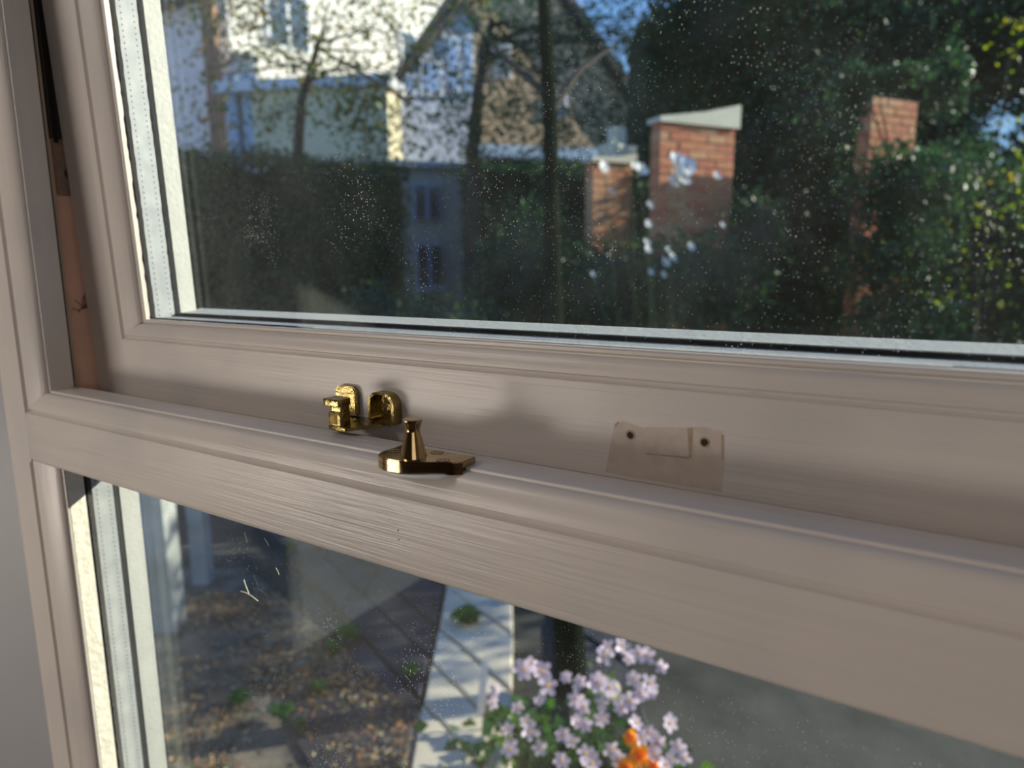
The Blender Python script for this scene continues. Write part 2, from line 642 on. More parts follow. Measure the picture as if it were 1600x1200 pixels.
pane('pane', win, LX - 6, 870, 24.5, 28.5, -790, -57.5, GLASS_IN)
pane('pane', win, LX - 6, 870, 47.5, 51.3, -790, -57.5, GLASS_OUT)
# the rest of the fixed frame, out of the picture
bm = bmesh.new()
box(bm, 0.87, 0.93, 0, 0.076, -0.80, 0.82)
bm_obj('jamb', bm, P_Z, win)
bm = bmesh.new()
box(bm, JX0, 0.93, 0, 0.076, 0.775, 0.82)
bm_obj('head', bm, P_X, win)
bm = bmesh.new()
box(bm, JX0, 0.93, -0.04, 0.12, -0.84, -0.79)
bm_obj('sill', bm, P_X, win)

# ------------------------------------------------------------------ opening sash
TILT = 0.035
sash = empty('casement_sash', (0, 51.2 * mm, 0), 'large cream painted top-hung window sash, tilted slightly open above the rail', 'window sash')
sash.rotation_euler = (TILT, 0, 0)
SX0, SX1, SZ0, SZ1 = -400, 862, -9, 768
SW = 77           # member width to the glass arris
BW = 67           # bottom rail


def sash_profile(wd, g):
    # (u, y): u from outer edge towards the glass, g = where the groove sits
    p = [(2, 0), (g - 1.0, 0), (g, 1.5), (g + 1.0, 2.4), (g + 2.0, 2.1), (g + 2.8, 0.9)]
    for k in range(1, 10):
        a = math.radians(10 * k)
        p.append((g + 2.8 + (wd - g - 6.0) * math.sin(a), 7.2 - 6.4 * math.cos(a)))
    p += [(wd - 2.8, 7.3), (wd - 2.3, 6.4), (wd - 0.8, 6.4), (wd, 7.4), (wd, 11.3), (wd - 10, 11.3), (wd - 10, 38), (wd - 4, 38), (wd - 4, 52), (0, 56), (0, 2)]
    return p


sp_v = sash_profile(SW, 51)
sp_b = sash_profile(BW, 51)


def member(name, prof, fa, fb, mat):
    bm = bmesh.new()
    prism(bm, prof, fa, fb)
    return bm_obj(name, bm, mat, sash, True)


RB = BW / SW


def V3(x, y, z):
    return (x * mm, y * mm, z * mm)


# mitre between a 77 wide stile and a 67 high rail
def zmit(u):
    return SZ0 + (u if u <= 51 else 51 + (u - 51) * (BW - 51) / (SW - 51))


def xmit(u, s):
    q = u if u <= 51 else 51 + (u - 51) * (SW - 51) / (BW - 51)
    return SX0 + q if s < 0 else SX1 - q


member('stile', sp_v, lambda p: V3(SX0 + p[0], p[1], zmit(p[0])), lambda p: V3(SX0 + p[0], p[1], SZ1 - p[0]), P_Z)
member('stile', sp_v, lambda p: V3(SX1 - p[0], p[1], zmit(p[0])), lambda p: V3(SX1 - p[0], p[1], SZ1 - p[0]), P_Z)
member('bottom_rail', sp_b, lambda p: V3(xmit(p[0], -1), p[1], SZ0 + p[0]), lambda p: V3(xmit(p[0], 1), p[1], SZ0 + p[0]), P_X)
member('top_rail', sp_v, lambda p: V3(SX0 + p[0], p[1], SZ1 - p[0]), lambda p: V3(SX1 - p[0], p[1], SZ1 - p[0]), P_X)
GX0, GZ0 = SX0 + SW, SZ0 + BW     # -323, 58
# sealed unit
spacer(sash, GX0 + 0.2, 15.6, 17.2, GZ0, SZ1 - SW)
spacer(sash, GZ0 + 0.2, 15.6, 17.2, GX0, SX1 - SW, 'X')
wavy_strip('sealant', GX0, 11.2, 15.8, GZ0, SZ1 - SW, sash, 130, 0.7)
wavy_strip('sealant', GX0, 32.7, 37.8, GZ0, SZ1 - SW, sash, 130, 0.5)
wavy_strip('sealant', GZ0, 11.4, 15.0, GX0, GX0 + 175, sash, 60, 1.0, 'X')
bm = bmesh.new()
box(bm, GX0 * mm, (SX1 - SW) * mm, 33 * mm, 37.9 * mm, (GZ0 - 3) * mm, (GZ0 + 2.6) * mm, 0.0003)
bm_obj('sealant', bm, SEAL, sash)
# white streak of paint run over the glazing edge, thicker to the right
bm = bmesh.new()
rows = []
for k in range(140):
    x = -130 + (235 + 130) * k / 139
    wdt = 1.6 + 3.4 * min(1, max(0, (x + 60) / 200)) + rnd.uniform(-0.7, 0.7)
    rows.append([bm.verts.new(V3(x, 11.0, GZ0 - 0.5)), bm.verts.new(V3(x, 11.0, GZ0 + 0.5)), bm.verts.new(V3(x, 11.2 + wdt, GZ0 + 0.75)), bm.verts.new(V3(x, 11.2 + wdt, GZ0 - 0.5))])
for a, b in zip(rows, rows[1:]):
    for i in range(4):
        bm.faces.new((a[i], a[(i + 1) % 4], b[(i + 1) % 4], b[i]))
bm.faces.new(rows[0])
bm.faces.new(list(reversed(rows[-1])))
tag(bm_obj('paint_streak', bm, WHITE_OUT, sash), 'white streak of paint along the glazing edge')


def bead(poly, fa, fb, name='outer_bead'):
    bm = bmesh.new()
    prism(bm, poly, fa, fb)
    bm_obj(name, bm, WHITE_OUT, sash)


bead([(-10, 38), (0.6, 38), (1.6, 52), (-10, 54)], lambda p: V3(GX0 + p[0], p[1], GZ0), lambda p: V3(GX0 + p[0], p[1], SZ1 - SW))
bead([(-10, 38), (2.4, 38), (4.6, 58), (-10, 60)], lambda p: V3(GX0, p[1], GZ0 + p[0]), lambda p: V3(SX1 - SW, p[1], GZ0 + p[0]))
pane('pane', sash, GX0 - 5, SX1 - SW + 5, 11.6, 15.4, GZ0 - 5, SZ1 - SW + 5, GLASS_IN)
pane('pane', sash, GX0 - 5, SX1 - SW + 5, 33.4, 37.2, GZ0 - 5, SZ1 - SW + 5, GLASS_OUT)

# ------------------------------------------------------------------ polished brass stay pin on the transom
pin = empty('stay_pin', V3(0, 0, 0), 'polished brass window stay pin on a rounded plate, standing on the cream rail', 'window stay')
ZT = 3.6
outl = [(-13.6, -1.8), (-12.4, -5.2), (-9, -7.8), (-4, -9.6), (1, -10.2), (6, -9.9), (11, -8.6), (16, -6.2), (21, -3.4), (26, -0.4), (31, 2.6), (34.2, 5.4), (34.2, 16.4), (-13.6, 16.4)]


def rounded(P):
    out = []
    for i in range(1, len(P) - 2):
        a, b, c, d = [Vector(q) for q in P[i - 1:i + 3]]
        for k in range(4):
            t = k / 4
            out.append(tuple(0.5 * ((2 * b) + (c - a) * t + (2 * a - 5 * b + 4 * c - d) * t * t + (3 * b - a - 3 * c + d) * t ** 3)))
    return [P[0]] + out + [P[-2], P[-1]]


arc = rounded(outl[:12])
outl = arc + outl[12:]
NA = len(arc)
bm = bmesh.new()
prism(bm, outl, lambda p: V3(p[0], p[1], 0.15), lambda p: V3(p[0], p[1], ZT))
te = [e for e in bm.edges if abs(e.verts[0].co.z - ZT * mm) < 1e-6 and abs(e.verts[1].co.z - ZT * mm) < 1e-6 and len([f for f in e.link_faces if abs(f.normal.z) > 2]) == 0]
bm.normal_update()
te = [e for e in te if len(e.link_faces) == 2 and abs(e.link_faces[0].normal.z - e.link_faces[1].normal.z) > 0.5]
bmesh.ops.bevel(bm, geom=te, offset=0.45 * mm, segments=2, affect='EDGES')
skirt_o = outl[:NA]
skirt_i = [(x * 0.93 + 0.6, y + 1.8) for x, y in skirt_o]
ring = skirt_o + list(reversed(skirt_i))
prism(bm, ring, lambda p: V3(p[0], p[1], -3.1), lambda p: V3(p[0], p[1], 0.6))
bm_obj('base_plate', bm, BRASS_POL, pin, True)
# right end of the plate: a small downturned lug
bm = bmesh.new()
prism(bm, [(28.0, 1.2), (33.9, 5.6), (33.9, 8.6), (28.0, 8.6)], lambda p: V3(p[0], p[1], -1.6), lambda p: V3(p[0], p[1], 0.3))
bm_obj('lug', bm, DARK, pin)
bm = bmesh.new()
lathe(bm, [(0, 0), (6.9 * mm, 0), (6.7 * mm, 1.0 * mm), (6.2 * mm, 3.2 * mm), (5.3 * mm, 7.0 * mm), (4.3 * mm, 11.0 * mm), (3.75 * mm, 13.2 * mm), (3.7 * mm, 14.0 * mm), (3.9 * mm, 15.2 * mm),
           (4.7 * mm, 17.8 * mm), (5.15 * mm, 18.9 * mm), (5.1 * mm, 19.4 * mm), (4.7 * mm, 19.7 * mm), (0, 19.8 * mm)], 6.6 * mm, 0.6 * mm, (ZT - 0.05) * mm)
bm_obj('pin', bm, BRASS_POL, pin, True)


def screw(parent, x, y, z, r=3.1, mat=None, flat=True):
    bm = bmesh.new()
    if flat:
        lathe(bm, [(r * mm, 0), (r * mm, 0.12 * mm), (r * 0.9 * mm, 0.14 * mm), (r * 0.82 * mm, -0.0 * mm), (r * 0.78 * mm, 0.1 * mm), (0, 0.2 * mm)], x * mm, y * mm, z * mm, 24)
    o = bm_obj('screw', bm, mat or BRASS_POL, parent, True)
    bm = bmesh.new()
    box(bm, (x - r * 0.6) * mm, (x + r * 0.6) * mm, (y - 0.35) * mm, (y + 0.35) * mm, (z + 0.1) * mm, (z + 0.25) * mm, rot=Matrix.Rotation(0.5, 3, 'Z'), about=(x * mm, y * mm, z * mm))
    bm_obj('screw_slot', bm, DARK, o)
    bm = bmesh.new()
    lathe(bm, [(r * 0.99 * mm, 0.0), (r * 0.99 * mm, 0.16 * mm), (r * 1.10 * mm, 0.14 * mm), (r * 1.10 * mm, 0)], x * mm, y * mm, z * mm, 24)
    bm_obj('screw_rim', bm, DARK, o)


for x, y in ((-8.6, 3.0), (12.8, 12.2), (24.0, 2.6)):
    screw(pin, x, y, ZT - 0.02)
# white filler bead pushed out under the plate's front edge
bm = bmesh.new()
pts = [V3(x, y - 1.0 - 1.1 * math.sin(math.pi * k / 8), -3.4 - 0.15 * k / 8) for k, (x, y) in enumerate([(-3, -9.0), (2, -9.4), (7, -9.0), (12, -7.4), (16, -5.6), (20, -3.4), (24, -1.2), (27, 0.4), (28.5, 1.4)])]
tube(bm, pts, [0.3 * mm, 0.55 * mm, 0.7 * mm, 0.9 * mm, 1.1 * mm, 1.2 * mm, 1.3 * mm, 1.2 * mm, 0.6 * mm], 8)
tag(bm_obj('filler_bead', bm, simple('fresh_white_filler', (0.82, 0.82, 0.82), 0.5), pin, True), 'fresh white filler under the plate')

# ------------------------------------------------------------------ cast brass bracket on the sash
br = empty('stay_bracket', V3(-72, 50, 4), 'old cast brass stay bracket with square hooked post, screwed to the sash rail', 'window stay')


def in_br(o):
    o.parent = br
    o.matrix_parent_inverse = Matrix.Translation(V3(72, -50, -4))
    return o


YB = 51.0
bm = bmesh.new()


def rrect(x0, x1, z0, z1, r, n=5, rb=0.8):
    p = []
    for cx, cz, a0, rr in ((x1 - r, z1 - r, 0, r), (x0 + r, z1 - r, 90, r), (x0 + rb, z0 + rb, 180, rb), (x1 - rb, z0 + rb, 270, rb)):
        for k in range(n + 1):
            a = math.radians(a0 + 90 * k / n)
            p.append((cx + rr * math.cos(a), cz + rr * math.sin(a)))
    return p


def ext_y(bm, poly, y0, y1):
    return prism(bm, poly, lambda p: V3(p[0], y0, p[1]), lambda p: V3(p[0], y1, p[1]))


def bevel_sharp(bm, off, ang=50):
    bm.normal_update()
    es = [e for e in bm.edges if len(e.link_faces) == 2 and e.calc_face_angle(0) > math.radians(ang)]
    bmesh.ops.bevel(bm, geom=es, offset=off * mm, segments=2, affect='EDGES')


ext_y(bm, rrect(-97.0, -79.3, 6.0, 24.8, 4.5), 46.6, YB)
bevel_sharp(bm, 0.6)
in_br(bm_obj('backplate', bm, BRASS_CAST, None, True))
# hollow cup on the right
bm = bmesh.new()
po = rrect(-66.5, -44.5, 4.0, 24.0, 8.0, 6, 2.5)
pi_ = rrect(-64.6, -46.6, 5.6, 22.4, 6.6, 6, 2.0)
for y0, y1 in ((43.2, YB),):
    a = [bm.verts.new(V3(x, y0 - (x + 44.5) * 0.05, z)) for x, z in po]
    b = [bm.verts.new(V3(x, y1, z)) for x, z in po]
    c = [bm.verts.new(V3(x, y0 - (x + 44.5) * 0.05, z)) for x, z in pi_]
    d = [bm.verts.new(V3(x, y1 - 2.0, z)) for x, z in pi_]
    n = len(po)
    for i in range(n):
        j = (i + 1) % n
        bm.faces.new((a[i], a[j], b[j], b[i]))
        bm.faces.new((c[i], c[j], a[j], a[i]))
        bm.faces.new((d[i], d[j], c[j], c[i]))
    bm.faces.new(d)
    bm.faces.new(b)
in_br(bm_obj('screw_cup', bm, BRASS_CAST, None, True))
bm = bmesh.new()
lathe(bm, [(3.6 * mm, 0), (3.6 * mm, 0.5 * mm), (3.0 * mm, 1.1 * mm), (1.2 * mm, 1.4 * mm), (0.9 * mm, 0.6 * mm), (0, 0.6 * mm)], 0, 0, 0, 24)
bmesh.ops.rotate(bm, verts=bm.verts, cent=(0, 0, 0), matrix=Matrix.Rotation(math.pi / 2, 3, 'X'))
bmesh.ops.translate(bm, verts=bm.verts, vec=V3(-54.5, YB - 2.0, 14.5))
in_br(bm_obj('screw', bm, BRASS_CAST, None, True))
# flat tongue reaching into the room
bm = bmesh.new()
tg = [(-80.5, 26.5), (-79.5, 23.4), (-76, 22.0), (-66, 21.6), (-63.0, 22.6), (-61.5, 26), (-55, 43.5), (-52, YB), (-88, YB), (-86, 43), (-83, 34)]
prism(bm, tg, lambda p: V3(p[0], p[1], 2.9), lambda p: V3(p[0], p[1], 5.1))
bevel_sharp(bm, 0.4)
in_br(bm_obj('tongue', bm, BRASS_CAST, None, True))
bm = bmesh.new()
lathe(bm, [(2.2 * mm, 0), (2.2 * mm, 0.08 * mm), (0, 0.1 * mm)], -71.5 * mm, 39 * mm, 5.1 * mm, 20)
in_br(bm_obj('pivot_hole', bm, DARK, None, True))
# square post with a waist and an overhanging head
bm = bmesh.new()
box(bm, -78.5 * mm, -68.8 * mm, 23.0 * mm, 31.5 * mm, 5.0 * mm, 13.6 * mm, 0.0006)
box(bm, -78.0 * mm, -69.4 * mm, 24.2 * mm, 31.5 * mm, 13.4 * mm, 18.0 * mm, 0.0005)
in_br(bm_obj('post', bm, BRASS_CAST, None, True))
bm = bmesh.new()
box(bm, -81.3 * mm, -68.6 * mm, 21.8 * mm, 32.2 * mm, 17.2 * mm, 21.8 * mm, 0.0007)
in_br(bm_obj('post_head', bm, BRASS_CAST, None, True))
bm = bmesh.new()
box(bm, -77.2 * mm, -71.4 * mm, 22.75 * mm, 23.2 * mm, 6.4 * mm, 12.2 * mm, 0.0002)
in_br(bm_obj('recessed_face', bm, brass_mat('tarnished_brass', (0.25, 0.17, 0.05), 0.35), None, True))

# ------------------------------------------------------------------ scar of a removed bracket on the sash rail
SCAR = simple('bare_old_paint', (0.55, 0.46, 0.39), 0.6, vary=0.10, scale=150)
SCAR2 = simple('scar_edge_brown', (0.40, 0.29, 0.19), 0.7, vary=0.2, scale=200)


def on_sash(px, py, yoff=0.0):
    """point of the sash's inner face seen at a pixel, in the sash's own coordinates (mm)"""
    mw = Matrix.Translation((0, 51.2 * mm, 0)) @ Matrix.Rotation(TILT, 4, 'X')
    inv = mw.inverted()
    o = inv @ CAM
    d = inv.to_3x3() @ (_f * FPX + R_ * (px - 800) + D_ * (py - 600))
    t = (yoff * mm - o.y) / d.y
    p = o + d * t
    return p.x / mm, p.z / mm


def plaque(name, pix, y0, mat, parent=sash, lab=None):
    bm = bmesh.new()
    poly = [on_sash(*q) for q in pix]
    prism(bm, poly, lambda p: V3(p[0], y0, p[1]), lambda p: V3(p[0], 0.3, p[1]))
    return tag(bm_obj(name, bm, mat, parent), lab)


plaque('paint_scar', [(946, 737), (953, 700), (960, 662), (975, 658), (1005, 668), (1020, 667), (1040, 668), (1072, 668), (1100, 667), (1128, 674), (1132, 700), (1130, 740), (1127, 768), (1060, 758), (1000, 747)], -0.12, SCAR,
       lab='duller patch where a bracket was removed')
plaque('scar_line', [(1074, 669), (1083, 668), (1081, 715), (1077, 715)], -0.2, SCAR2)
plaque('scar_line', [(1010, 706), (1012, 708), (1077, 714), (1077, 717), (1045, 713), (1011, 710)], -0.2, SCAR2)
plaque('scar_line', [(1127, 680), (1131, 680), (1130, 718), (1128, 718)], -0.2, SCAR2)
plaque('scar_line', [(961, 663), (966, 658), (966, 661), (962, 668)], -0.2, SCAR2)
for px, py in ((985, 680), (1101, 691)):
    x, z = on_sash(px, py)
    for nm, r, y, mt in (('hole_stain', 2.6, -0.26, SCAR2), ('screw_hole', 1.75, -0.34, DARK)):
        bm = bmesh.new()
        prism(bm, [(x + r * (1 + 0.08 * rnd.uniform(-1, 1)) * math.cos(a * math.pi / 8), z + r * (1 + 0.08 * rnd.uniform(-1, 1)) * math.sin(a * math.pi / 8)) for a in range(16)], lambda p: V3(p[0], y, p[1]), lambda p: V3(p[0], 0.3, p[1]))
        bm_obj(nm, bm, mt, sash)
# two pinholes in the rail's face
for k, (x, z) in enumerate(((-5.2, -38.8), (-5.0, -43.8))):
    bm = bmesh.new()
    prism(bm, [(x + 0.5 * math.cos(a * math.pi / 5), z + 0.5 * math.sin(a * math.pi / 5)) for a in range(10)], lambda p: V3(p[0], -0.08, p[1]), lambda p: V3(p[0], 0.5, p[1]))
    bm_obj('pinhole', bm, DARK, win)

# ------------------------------------------------------------------ friction hinge in the left gap
hg = empty('friction_hinge', V3(-401, 44, 190), 'dark steel friction hinge with screw plate, inside the left gap of the open sash', 'hinge')


def in_hg(o):
    o.parent = hg
    o.matrix_parent_inverse = Matrix.Translation(V3(401, -44, -190))
    return o


bm = bmesh.new()
box(bm, -401.4 * mm, -399.0 * mm, 35.5 * mm, 60 * mm, 205 * mm, 0.62, 0.0003)
in_hg(bm_obj('arm', bm, STEEL, None))
bm = bmesh.new()
box(bm, -401.4 * mm, -398.2 * mm, 38 * mm, 41 * mm, 202 * mm, 0.62, 0.0003)
in_hg(bm_obj('track', bm, simple('black_hinge_track', (0.01, 0.01, 0.01), 0.35, 0.6), None))
bm = bmesh.new()
box(bm, -401.4 * mm, -399.6 * mm, 36.5 * mm, 58 * mm, 160 * mm, 205 * mm, 0.0003)
in_hg(bm_obj('end_plate', bm, simple('painted_hinge_plate', (0.28, 0.19, 0.15), 0.5, 0.2, vary=0.2, scale=120), None))
bm = bmesh.new()
lathe(bm, [(4.4 * mm, 0), (4.4 * mm, 0.5 * mm), (3.6 * mm, 0.9 * mm), (2.9 * mm, 0.9 * mm), (2.7 * mm, 0.3 * mm), (0, 0.3 * mm)], 0, 0, 0, 24)
bmesh.ops.rotate(bm, verts=bm.verts, cent=(0, 0, 0), matrix=Matrix.Rotation(math.pi / 2, 3, 'Y'))
bmesh.ops.translate(bm, verts=bm.verts, vec=V3(-399.7, 47.5, 178))
in_hg(bm_obj('screw', bm, STEEL, None, True))

# dead insect caught in the gap
ins = empty('dead_insect', V3(-401, 46, 68), 'dried brown dead insect with thin legs, stuck in the peach gap beside the sash', 'insect')
INS = simple('dry_brown_insect', (0.16, 0.06, 0.03), 0.7)


def in_ins(o):
    o.parent = ins
    o.matrix_parent_inverse = Matrix.Translation(V3(401, -46, -68))
    return o


def gap_pt(px, py, x=-400.4):
    v = _f * FPX + R_ * (px - 800) + D_ * (py - 600)
    return CAM + v * ((x * mm - CAM.x) / v.x)


bm = bmesh.new()
tube(bm, [gap_pt(127, 482), gap_pt(131, 480), gap_pt(136, 479.5)], [0.5 * mm, 1.3 * mm, 0.5 * mm], 8)
in_ins(bm_obj('body', bm, INS, None, True))
for pth in ([(131, 480), (124, 475), (117, 469)], [(132, 480), (128, 472), (131, 462)], [(133, 479), (132, 468), (133, 457)], [(135, 479), (137, 470), (135, 460)], [(129, 481), (122, 485), (113, 482)], [(129, 481), (123, 484), (124, 488)]):
    bm = bmesh.new()
    tube(bm, [gap_pt(x, y, -400.4 + (1.2 if k == 1 else 0)) for k, (x, y) in enumerate(pth)], 0.28 * mm, 5)
    in_ins(bm_obj('leg', bm, INS, None))

# dry lint caught on the lower pane
def low_pt(px, py, y=24.2):
    v = _f * FPX + R_ * (px - 800) + D_ * (py - 600)
    return CAM + v * ((y * mm - CAM.y) / v.y)


LINT = simple('pale_dry_fibre', (0.75, 0.70, 0.55), 0.8)
lint = empty('dry_lint', low_pt(388, 928), 'pale forked strand of dry lint on the lower glass', 'lint')
for pth in ([(376, 924), (384, 926), (394, 932), (403, 939)], [(381, 906), (384, 915), (389, 928)]):
    bm = bmesh.new()
    tube(bm, [low_pt(*q) - lint.location for q in pth], 0.30 * mm, 5)
    bm_obj('strand', bm, LINT, lint)
k = 0
for x0, y0, x1, y1 in ((382, 832, 386, 848), (431, 887, 436, 898), (413, 841, 420, 853)):
    bm = bmesh.new()
    c = low_pt((x0 + x1) / 2, (y0 + y1) / 2)
    tube(bm, [low_pt(x0, y0) - c, low_pt((x0 + x1) / 2 + 0.7, (y0 + y1) / 2) - c, low_pt(x1, y1) - c], 0.2 * mm, 5)
    o = bm_obj('dry_fibre', bm, LINT)
    o.location = c
    tag(o, ('short pale fibre on the lower glass, close under the rail, upper left of the three',
            'short pale fibre on the lower glass, lowest of the three, beside the forked lint',
            'short pale fibre on the lower glass, right of the topmost one')[k], 'fibre', 'pale fibres on the lower glass')
    k += 1
# ------------------------------------------------------------------ garden outside
def wall_frame(name, A, B, z0=GZ, **kw):
    """Empty at the foot of a wall whose local +x runs from A to B and whose outside faces local -y"""
    a = Vector((A.x, A.y, z0))
    d = Vector((B.x - A.x, B.y - A.y, 0))
    e = empty(name, a, **kw)
    e.rotation_euler = (0, 0, math.atan2(d.y, d.x))
    return e, d.length


def lbox(name, mat, parent, x0, x1, y0, y1, z0, z1, bev=0.0, lab=None):
    bm = bmesh.new()
    box(bm, x0, x1, y0, y1, z0, z1, bev)
    return tag(bm_obj(name, bm, mat, parent), lab)


def lprism(name, mat, parent, poly, y0, y1):
    bm = bmesh.new()
    prism(bm, poly, lambda p: (p[0], y0, p[1]), lambda p: (p[0], y1, p[1]))
    return bm_obj(name, bm, mat, parent)


def brick_xz(name, c1, c2, mortar):
    m, t, b, o = nodes_mat(name)
    br = N(t, 'ShaderNodeTexBrick')
    br.inputs['Color1'].default_value = (*c1, 1)
    br.inputs['Color2'].default_value = (*c2, 1)
    br.inputs['Mortar'].default_value = (*mortar, 1)
    br.inputs['Scale'].default_value = 1.0
    br.inputs['Brick Width'].default_value = 0.225
    br.inputs['Row Height'].default_value = 0.075
    br.inputs['Mortar Size'].default_value = 0.010
    co = N(t, 'ShaderNodeTexCoord')
    s = N(t, 'ShaderNodeSeparateXYZ')
    c = N(t, 'ShaderNodeCombineXYZ')
    t.links.new(co.outputs['Object'], s.inputs[0])
    t.links.new(s.outputs[0], c.inputs[0])
    t.links.new(s.outputs[2], c.inputs[1])
    t.links.new(c.outputs[0], br.inputs['Vector'])
    t.links.new(br.outputs[0], b.inputs['Base Color'])
    b.inputs['Roughness'].default_value = 0.9
    return m


RENDER_C = simple('cream_render', (0.90, 0.86, 0.78), 0.8, vary=0.04, scale=2)
RENDER_L = simple('lilac_white_render', (0.90, 0.72, 0.66), 0.8, vary=0.03, scale=2)
RENDER_G = simple('grey_render', (0.30, 0.32, 0.31), 0.85, vary=0.1, scale=3)
BRICK_Y = brick_xz('buff_brick', (0.60, 0.40, 0.22), (0.50, 0.32, 0.17), (0.45, 0.38, 0.28))
ROOF = simple('dark_roof_tiles', (0.06, 0.055, 0.06), 0.8, vary=0.3, scale=6)
BLUEG = simple('sky_blue_glass', (0.10, 0.14, 0.20), 0.06)
WHITEP = simple('white_window_frame', (0.75, 0.76, 0.78), 0.5)
BLUEP = simple('blue_grey_frame', (0.18, 0.24, 0.34), 0.5)
SLATE = simple('blue_grey_flat_roof', (0.25, 0.33, 0.38), 0.45, vary=0.15, scale=3)
EARTH = simple('garden_earth', (0.050, 0.050, 0.042), 0.95, vary=0.6, scale=3.5, bump=0.8, bscale=40)
EARTHT = simple('tan_earth', (0.17, 0.14, 0.105), 0.95, vary=0.6, scale=9, bump=0.8, bscale=60)
SLAB_LIT = simple('lit_slab', (0.62, 0.55, 0.43), 0.85, vary=0.14, scale=5, bump=0.4, bscale=60)  # patio stone in its sunlit tone, the brightness put into the colour
SLAB_SHADED = simple('shaded_slab', (0.040, 0.040, 0.050), 0.85, vary=0.45, scale=5, bump=0.4, bscale=60)  # same patio stone, its cast shadow put into the colour
BARK = simple('dark_bark', (0.045, 0.038, 0.030), 0.95, vary=0.4, scale=12, bump=0.9, bscale=50)
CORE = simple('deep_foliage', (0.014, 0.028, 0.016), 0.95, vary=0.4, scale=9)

slab('ground', -30, 25, 0.09, 60, GZ - 0.2, GZ - 0.045, EARTH)

# paving: parallelogram slabs running away from the window, with recessed joints
PO = Vector((-1.06, 1.17, 0))
PP = Vector((-0.53, 0.85, 0)).normalized()
PU = Vector((0.92, -0.39, 0)).normalized()
pav = empty('paving', (PO.x, PO.y, GZ), kind='structure')


def slab_piece(s0, s1, t0, t1, mat, top=0.0, bv=0.008):
    g = 0.009
    q = [(s0 + g, t0 + g), (s0 + g, t1 - g), (s1 - g, t1 - g), (s1 - g, t0 + g)]
    pts = [PP * s + PU * t for s, t in q]
    pts = [(p.x + rnd.uniform(-.004, .004), p.y + rnd.uniform(-.004, .004)) for p in pts]
    bm = bmesh.new()
    prism(bm, pts, lambda p: (p[0], p[1], -0.05), lambda p: (p[0], p[1], top))
    bm.normal_update()
    bmesh.ops.bevel(bm, geom=[e for e in bm.edges if all(v.co.z > top - 1e-4 for v in e.verts) and abs(e.calc_face_angle(0)) > 0.5], offset=bv, segments=1, affect='EDGES')
    bm_obj('slab', bm, mat, pav)


ss = [-0.9, -0.45, -0.05, 0.34, 0.60, 0.86, 1.25, 1.7, 2.2]
for a, b in zip(ss, ss[1:]):
    slab_piece(a, b, 0.0, 0.58, SLAB_LIT, rnd.uniform(-0.004, 0.004))
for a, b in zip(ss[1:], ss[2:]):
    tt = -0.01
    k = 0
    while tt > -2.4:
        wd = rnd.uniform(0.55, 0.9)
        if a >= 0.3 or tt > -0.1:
            slab_piece(a, b, tt - wd, tt, SLAB_SHADED, rnd.uniform(-0.012, 0.004))
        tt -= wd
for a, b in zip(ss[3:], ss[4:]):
    slab_piece(a, b, 0.62 + rnd.uniform(0.25, .35), 1.4, SLAB_SHADED if rnd.random() < .7 else SLAB_LIT, rnd.uniform(-0.02, -0.01))
lb = bmesh.new()
poly = [(-3.4, 1.5), (-2.75, 1.85), (-1.16, 1.40), (-0.98, 1.05), (-1.2, .55), (-3.0, .4)]
prism(lb, poly, lambda p: (p[0], p[1], GZ - 0.06), lambda p: (p[0], p[1], GZ - 0.012))
tag(bm_obj('soil_ground', lb, EARTHT), kind='structure')


def leaf_mesh(name, P, size, mat, parent=None, flat=0.0, jitter=0.35, aspect=0.5, seed=1):
    """one folded four-sided leaf at each row of P"""
    g = np.random.default_rng(seed)
    n = len(P)
    a = g.normal(size=(n, 3))
    if flat:
        a[:, 2] *= (1 - flat)
    a /= np.linalg.norm(a, axis=1)[:, None]
    b = g.normal(size=(n, 3))
    if flat:
        b[:, 2] *= (1 - flat)
    b -= a * (a * b).sum(1)[:, None]
    b /= np.linalg.norm(b, axis=1)[:, None]
    c = np.cross(a, b)
    L = size * (1 + jitter * g.uniform(-1, 1, n))[:, None]
    W = L * aspect
    V = np.stack([P - a * L / 2, P + b * W / 2 + c * L * 0.08, P + a * L / 2, P - b * W / 2 + c * L * 0.08], 1).reshape(-1, 3)
    me = bpy.data.meshes.new(name)
    me.vertices.add(4 * n)
    me.vertices.foreach_set('co', V.astype(np.float32).ravel())
    me.loops.add(4 * n)
    me.loops.foreach_set('vertex_index', np.arange(4 * n, dtype=np.int32))
    me.polygons.add(n)
    me.polygons.foreach_set('loop_start', np.arange(0, 4 * n, 4, dtype=np.int32))
    me.polygons.foreach_set('loop_total', np.full(n, 4, dtype=np.int32))
    me.update(calc_edges=True)
    return link(name, me, mat, parent)


G_DARK = leaf_mat('dark_green_leaves', [(0.014, 0.036, 0.020), (0.024, 0.062, 0.032), (0.036, 0.090, 0.036), (0.06, 0.115, 0.034), (0.022, 0.066, 0.042)], 0.30)
G_HEDGE = leaf_mat('hedge_leaves', [(0.012, 0.040, 0.022), (0.022, 0.070, 0.034), (0.035, 0.10, 0.04), (0.06, 0.13, 0.035), (0.05, 0.065, 0.03)], 0.25)
G_TREE = leaf_mat('autumn_tree_leaves', [(0.03, 0.06, 0.02), (0.06, 0.11, 0.025), (0.10, 0.15, 0.03), (0.22, 0.20, 0.03), (0.04, 0.07, 0.03), (0.34, 0.16, 0.03)], 0.38)
G_LIME = leaf_mat('lime_yellow_leaves', [(0.10, 0.20, 0.02), (0.30, 0.36, 0.04), (0.42, 0.38, 0.06), (0.16, 0.28, 0.03), (0.40, 0.28, 0.05)], 0.45)
